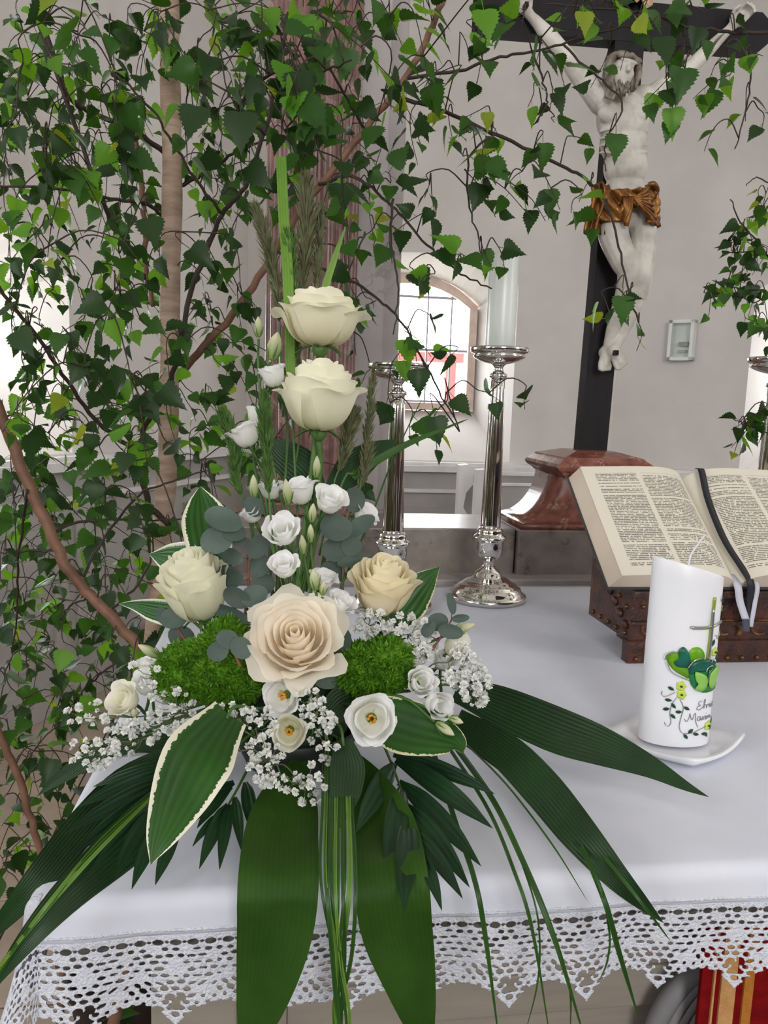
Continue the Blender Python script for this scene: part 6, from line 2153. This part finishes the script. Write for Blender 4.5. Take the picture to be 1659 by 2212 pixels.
# how leafy each part of the view is, in cells of 83 x 82 pixels
DENS = """66566656666643446543
77656776666542446642
88767777666422212442
88764666544443121212
88763443444255420000
77752432434244210000
65542321123432000000
65546311232201011000
55655430023100011000
66645431012100000000
66655544101221000000
66654441001100000000
66644430010000000000
77653200000000000000
76653000000000000000
76653000000000000000
77653000000000000000
77652000000000000000
66530000000000000000
55420000000000000000
54200000000000000000
43000000000000000000
33000000000000000000
11000000000000000000""".split('\n')
cells = []
for r_i, row in enumerate(DENS):
    for c_i, ch in enumerate(row):
        if ch != '0': cells.append((c_i, r_i, int(ch)))
extra = [(1620, 590, 9, 55, 75), (1570, 640, 5, 40, 40), (1640, 420, 3, 20, 40), (1600, 915, 4, 25, 25), (1580, 520, 4, 40, 40), (1645, 700, 4, 20, 30)]


def depth_at(x, y):
    u = br.random()
    if y > 1040 and x < 340:
        return 1.18 + 1.0 * u ** .9
    if x > 1400: return 1.32 + .08 * u
    if x > 830:
        return (1.22 + .16 * u) if y > 400 else (1.22 + .22 * u)
    if 330 < x < 800 and y < 330 and u < .30: return .95 + .2 * br.random()
    if y > 640 and x > 400: return 1.3 + .45 * u
    return 1.02 + .75 * u


leaves = [[], [], []]
twigs = [[], [], []]


def tree_of(x, y):
    if x > 1440: return 2
    if x < 340 and y > 1020: return 1
    return 0


def add_twig(x, y, ti, n, small=1.0, dd=None):
    """a hanging twig whose leaves surround pixel x, y"""
    if (1300 < x < 1390 and 90 < y < 215) or (1310 < x < 1400 and 290 < y < 395) or (1040 < x < 1140 and 560 < y < 780) or (1395 < x < 1520 and 300 < y < 900):
        return
    D = dd if dd else depth_at(x, y)
    c = P(x, y, D)
    nd = np.array(nodes[ti])
    if ti == 2 and dd is None: pass
    tgt = nd[np.argmin(np.linalg.norm(nd - c, axis=1) + .15 * np.maximum(0, c[2] - nd[:, 2]))]
    away = c - tgt
    dist = np.linalg.norm(away)
    dirv = unit(unit(away) * .5 + np.array([br.gauss(0, .35), br.gauss(0, .35), -.55 + br.gauss(0, .3)]))
    L_ = .022 * n * small
    st = c - dirv * L_ * .5
    pts = [tgt, tgt + (st - tgt) * .5 + np.array([0, 0, .015 + .10 * dist * .3]), st, c + (br.gauss(0, .004), br.gauss(0, .004), 0), c + dirv * L_ * .5 + np.array([0, 0, -.01])]
    p = spline(pts, 14)
    k = len(twigs[ti])
    twigs[ti].append(p)
    nodes[ti] += [p[4], p[7], p[10]]
    for i in range(n):
        s_ = 6 + (i + .5) / n * 7.4
        j = min(12, int(s_))
        a = p[j] + (p[j + 1] - p[j]) * (s_ - j)
        side = unit(np.cross(dirv, (br.gauss(0, 1), br.gauss(0, 1), br.gauss(0, 1)))) * (1 if i % 2 else -1)
        tip = unit(side * 1.0 + dirv * .40 + np.array([0, 0, -.45]) + np.array([br.gauss(0, .35), br.gauss(0, .35), br.gauss(0, .3)]))
        sz = small * br.choice((.032, .038, .042, .046, .050)) * (1.1 if i < n - 1 else .8)
        w = br.random()          # leaves differ by age, alike in every part of the trees
        mi = 0 if w < .42 else 1 if w < .82 else 2 if w < .98 else 3
        if i == n - 1 and br.random() < .07: mi = 3
        nrm = unit(np.array([br.gauss(0, .6), -.35 + br.gauss(0, .6), .9 + br.gauss(0, .5)]))
        lx_, ly_, _ = proj(a + tip * sz * .6)
        if (1292 < lx_ < 1392 and 95 < ly_ < 215) or (1308 < lx_ < 1400 and 290 < ly_ < 395) or (1058 < lx_ < 1130 and 550 < ly_ < 760) or (1395 < lx_ < 1520 and 300 < ly_ < 900):
            if br.random() < .8: continue          # open gaps in the foliage
        leaves[ti].append((a, tip, nrm, sz, mi, br.randrange(6), k))


for c_i, r_i, d in cells:
    x0, y0 = c_i * 83, r_i * 82
    nl = d * ((2.3 if y0 > 960 and x0 < 340 else 1.9) if x0 < 830 else 1.05)
    while nl > 0.5:
        n = min(br.choice((3, 4, 5, 6)), max(2, int(nl + .5)))
        x, y = x0 + br.uniform(0, 83), y0 + br.uniform(0, 82)
        if 318 < x < 400 and 60 < y < 1150 and br.random() < .62: x += br.choice((-75, 70))
        add_twig(x, y, tree_of(x, y), n, .86 if x < 830 else .95)
        nl -= n
for x, y, k, rx, ry in extra:
    for _ in range(k):
        add_twig(x + br.uniform(-rx, rx), y + br.uniform(-ry, ry), 2, 4, .85, 1.9 + br.uniform(-.06, .06) if y < 850 else 1.52)
# pot foliage under the cloth corner
for _ in range(7):
    q = POT + np.array([br.uniform(-.1, .14), br.uniform(-.14, -.02), br.uniform(.12, .34)])
    x, y, d = proj(q)
    add_twig(x, y, 0, 4, 1.0, d)
# a few leaves big enough to be picked out by eye
for x, y, D, sz, tx, ty, mi in ((520, 235, .98, .056, .02, -1, 0), (430, 225, 1.0, .052, -.2, -1, 0), (640, 150, 1.0, .054, .2, -1, 0), (735, 395, 1.15, .05, .1, -1, 0), (315, 470, 1.1, .05, .3, -1, 0),
                              (290, 855, 1.15, .055, .6, -.8, 0), (330, 850, 1.15, .05, .9, -.6, 0), (395, 545, 1.15, .05, .7, -.5, 0), (655, 35, 1.1, .042, .1, -1, 2), (640, 215, .98, .055, .75, -1, 1), (1258, 30, 1.2, .04, .1, -1, 3),
                              (1040, 20, 1.1, .05, .2, -1, 2), (935, 900, 1.15, .046, .2, -1, 0), (970, 865, 1.15, .04, .6, -.7, 0), (900, 800, 1.2, .045, .1, -1, 0), (1475, 145, 1.3, .062, -.1, -1, 1), (1425, 80, 1.3, .055, .2, -1, 0), (1345, 640, 1.27, .05, 0, -1, 1), (1330, 290, 1.28, .05, 0, -1, 1)):
    ti = 2 if x > 1440 else 0
    a = P(x, y - 18, D)
    tip = camdir(tx, ty, .1)
    nrm = camdir(.1, .35, 1)
    twp = spline([np.array(nodes[ti])[np.argmin(np.linalg.norm(np.array(nodes[ti]) - a, axis=1))], a - tip * .01 + (0, 0, .012), a], 8)
    twigs[ti].append(twp)
    leaves[ti].append((a, tip, nrm, sz, mi, br.randrange(6), len(twigs[ti]) - 1))


def leaf_matrix(a, tip, nrm, sz):
    y = unit(tip); x = unit(np.cross(y, nrm)); z = np.cross(x, y)
    return np.stack([x * sz, y * sz, z * sz], axis=1), a + y * sz * .28


for ti in range(3):
    tw = []
    for p in twigs[ti]:
        tw.append(obj('twig', *tube(p, np.linspace(.0013, .0006, len(p)), 5), M_twig, roots[ti], org=RO[ti]))
    def seen(l):
        x, y, d = proj(l[0])
        return (-40 < x < 1700 and -40 < y < 2250) * l[3] / d
    L_ = sorted(leaves[ti], key=seen, reverse=True)
    for a, tip, nrm, sz, mi, sh, k in L_[:300]:
        R_, pos = leaf_matrix(a, tip, nrm, sz)
        o = link('leaf', leaf_me[sh][mi], tw[k])
        m4 = Matrix(R_.tolist()).to_4x4()
        m4.translation = Vector(pos - RO[ti])
        o.matrix_local = m4
    rest = L_[300:]
    if rest:
        V, F, MI = [], [], []
        for a, tip, nrm, sz, mi, sh, k in rest:
            R_, pos = leaf_matrix(a, tip, nrm, sz)
            v, f = LEAF[sh]
            b0 = len(V)
            V += list(v @ R_.T + pos - RO[ti])
            F += [tuple(i + b0 for i in q) for q in f]
            MI += [mi] * len(f)
        me = mk_mesh('foliage', V, F, True, None, LM, MI)
        tag(link('foliage', me, roots[ti]), kind='stuff')
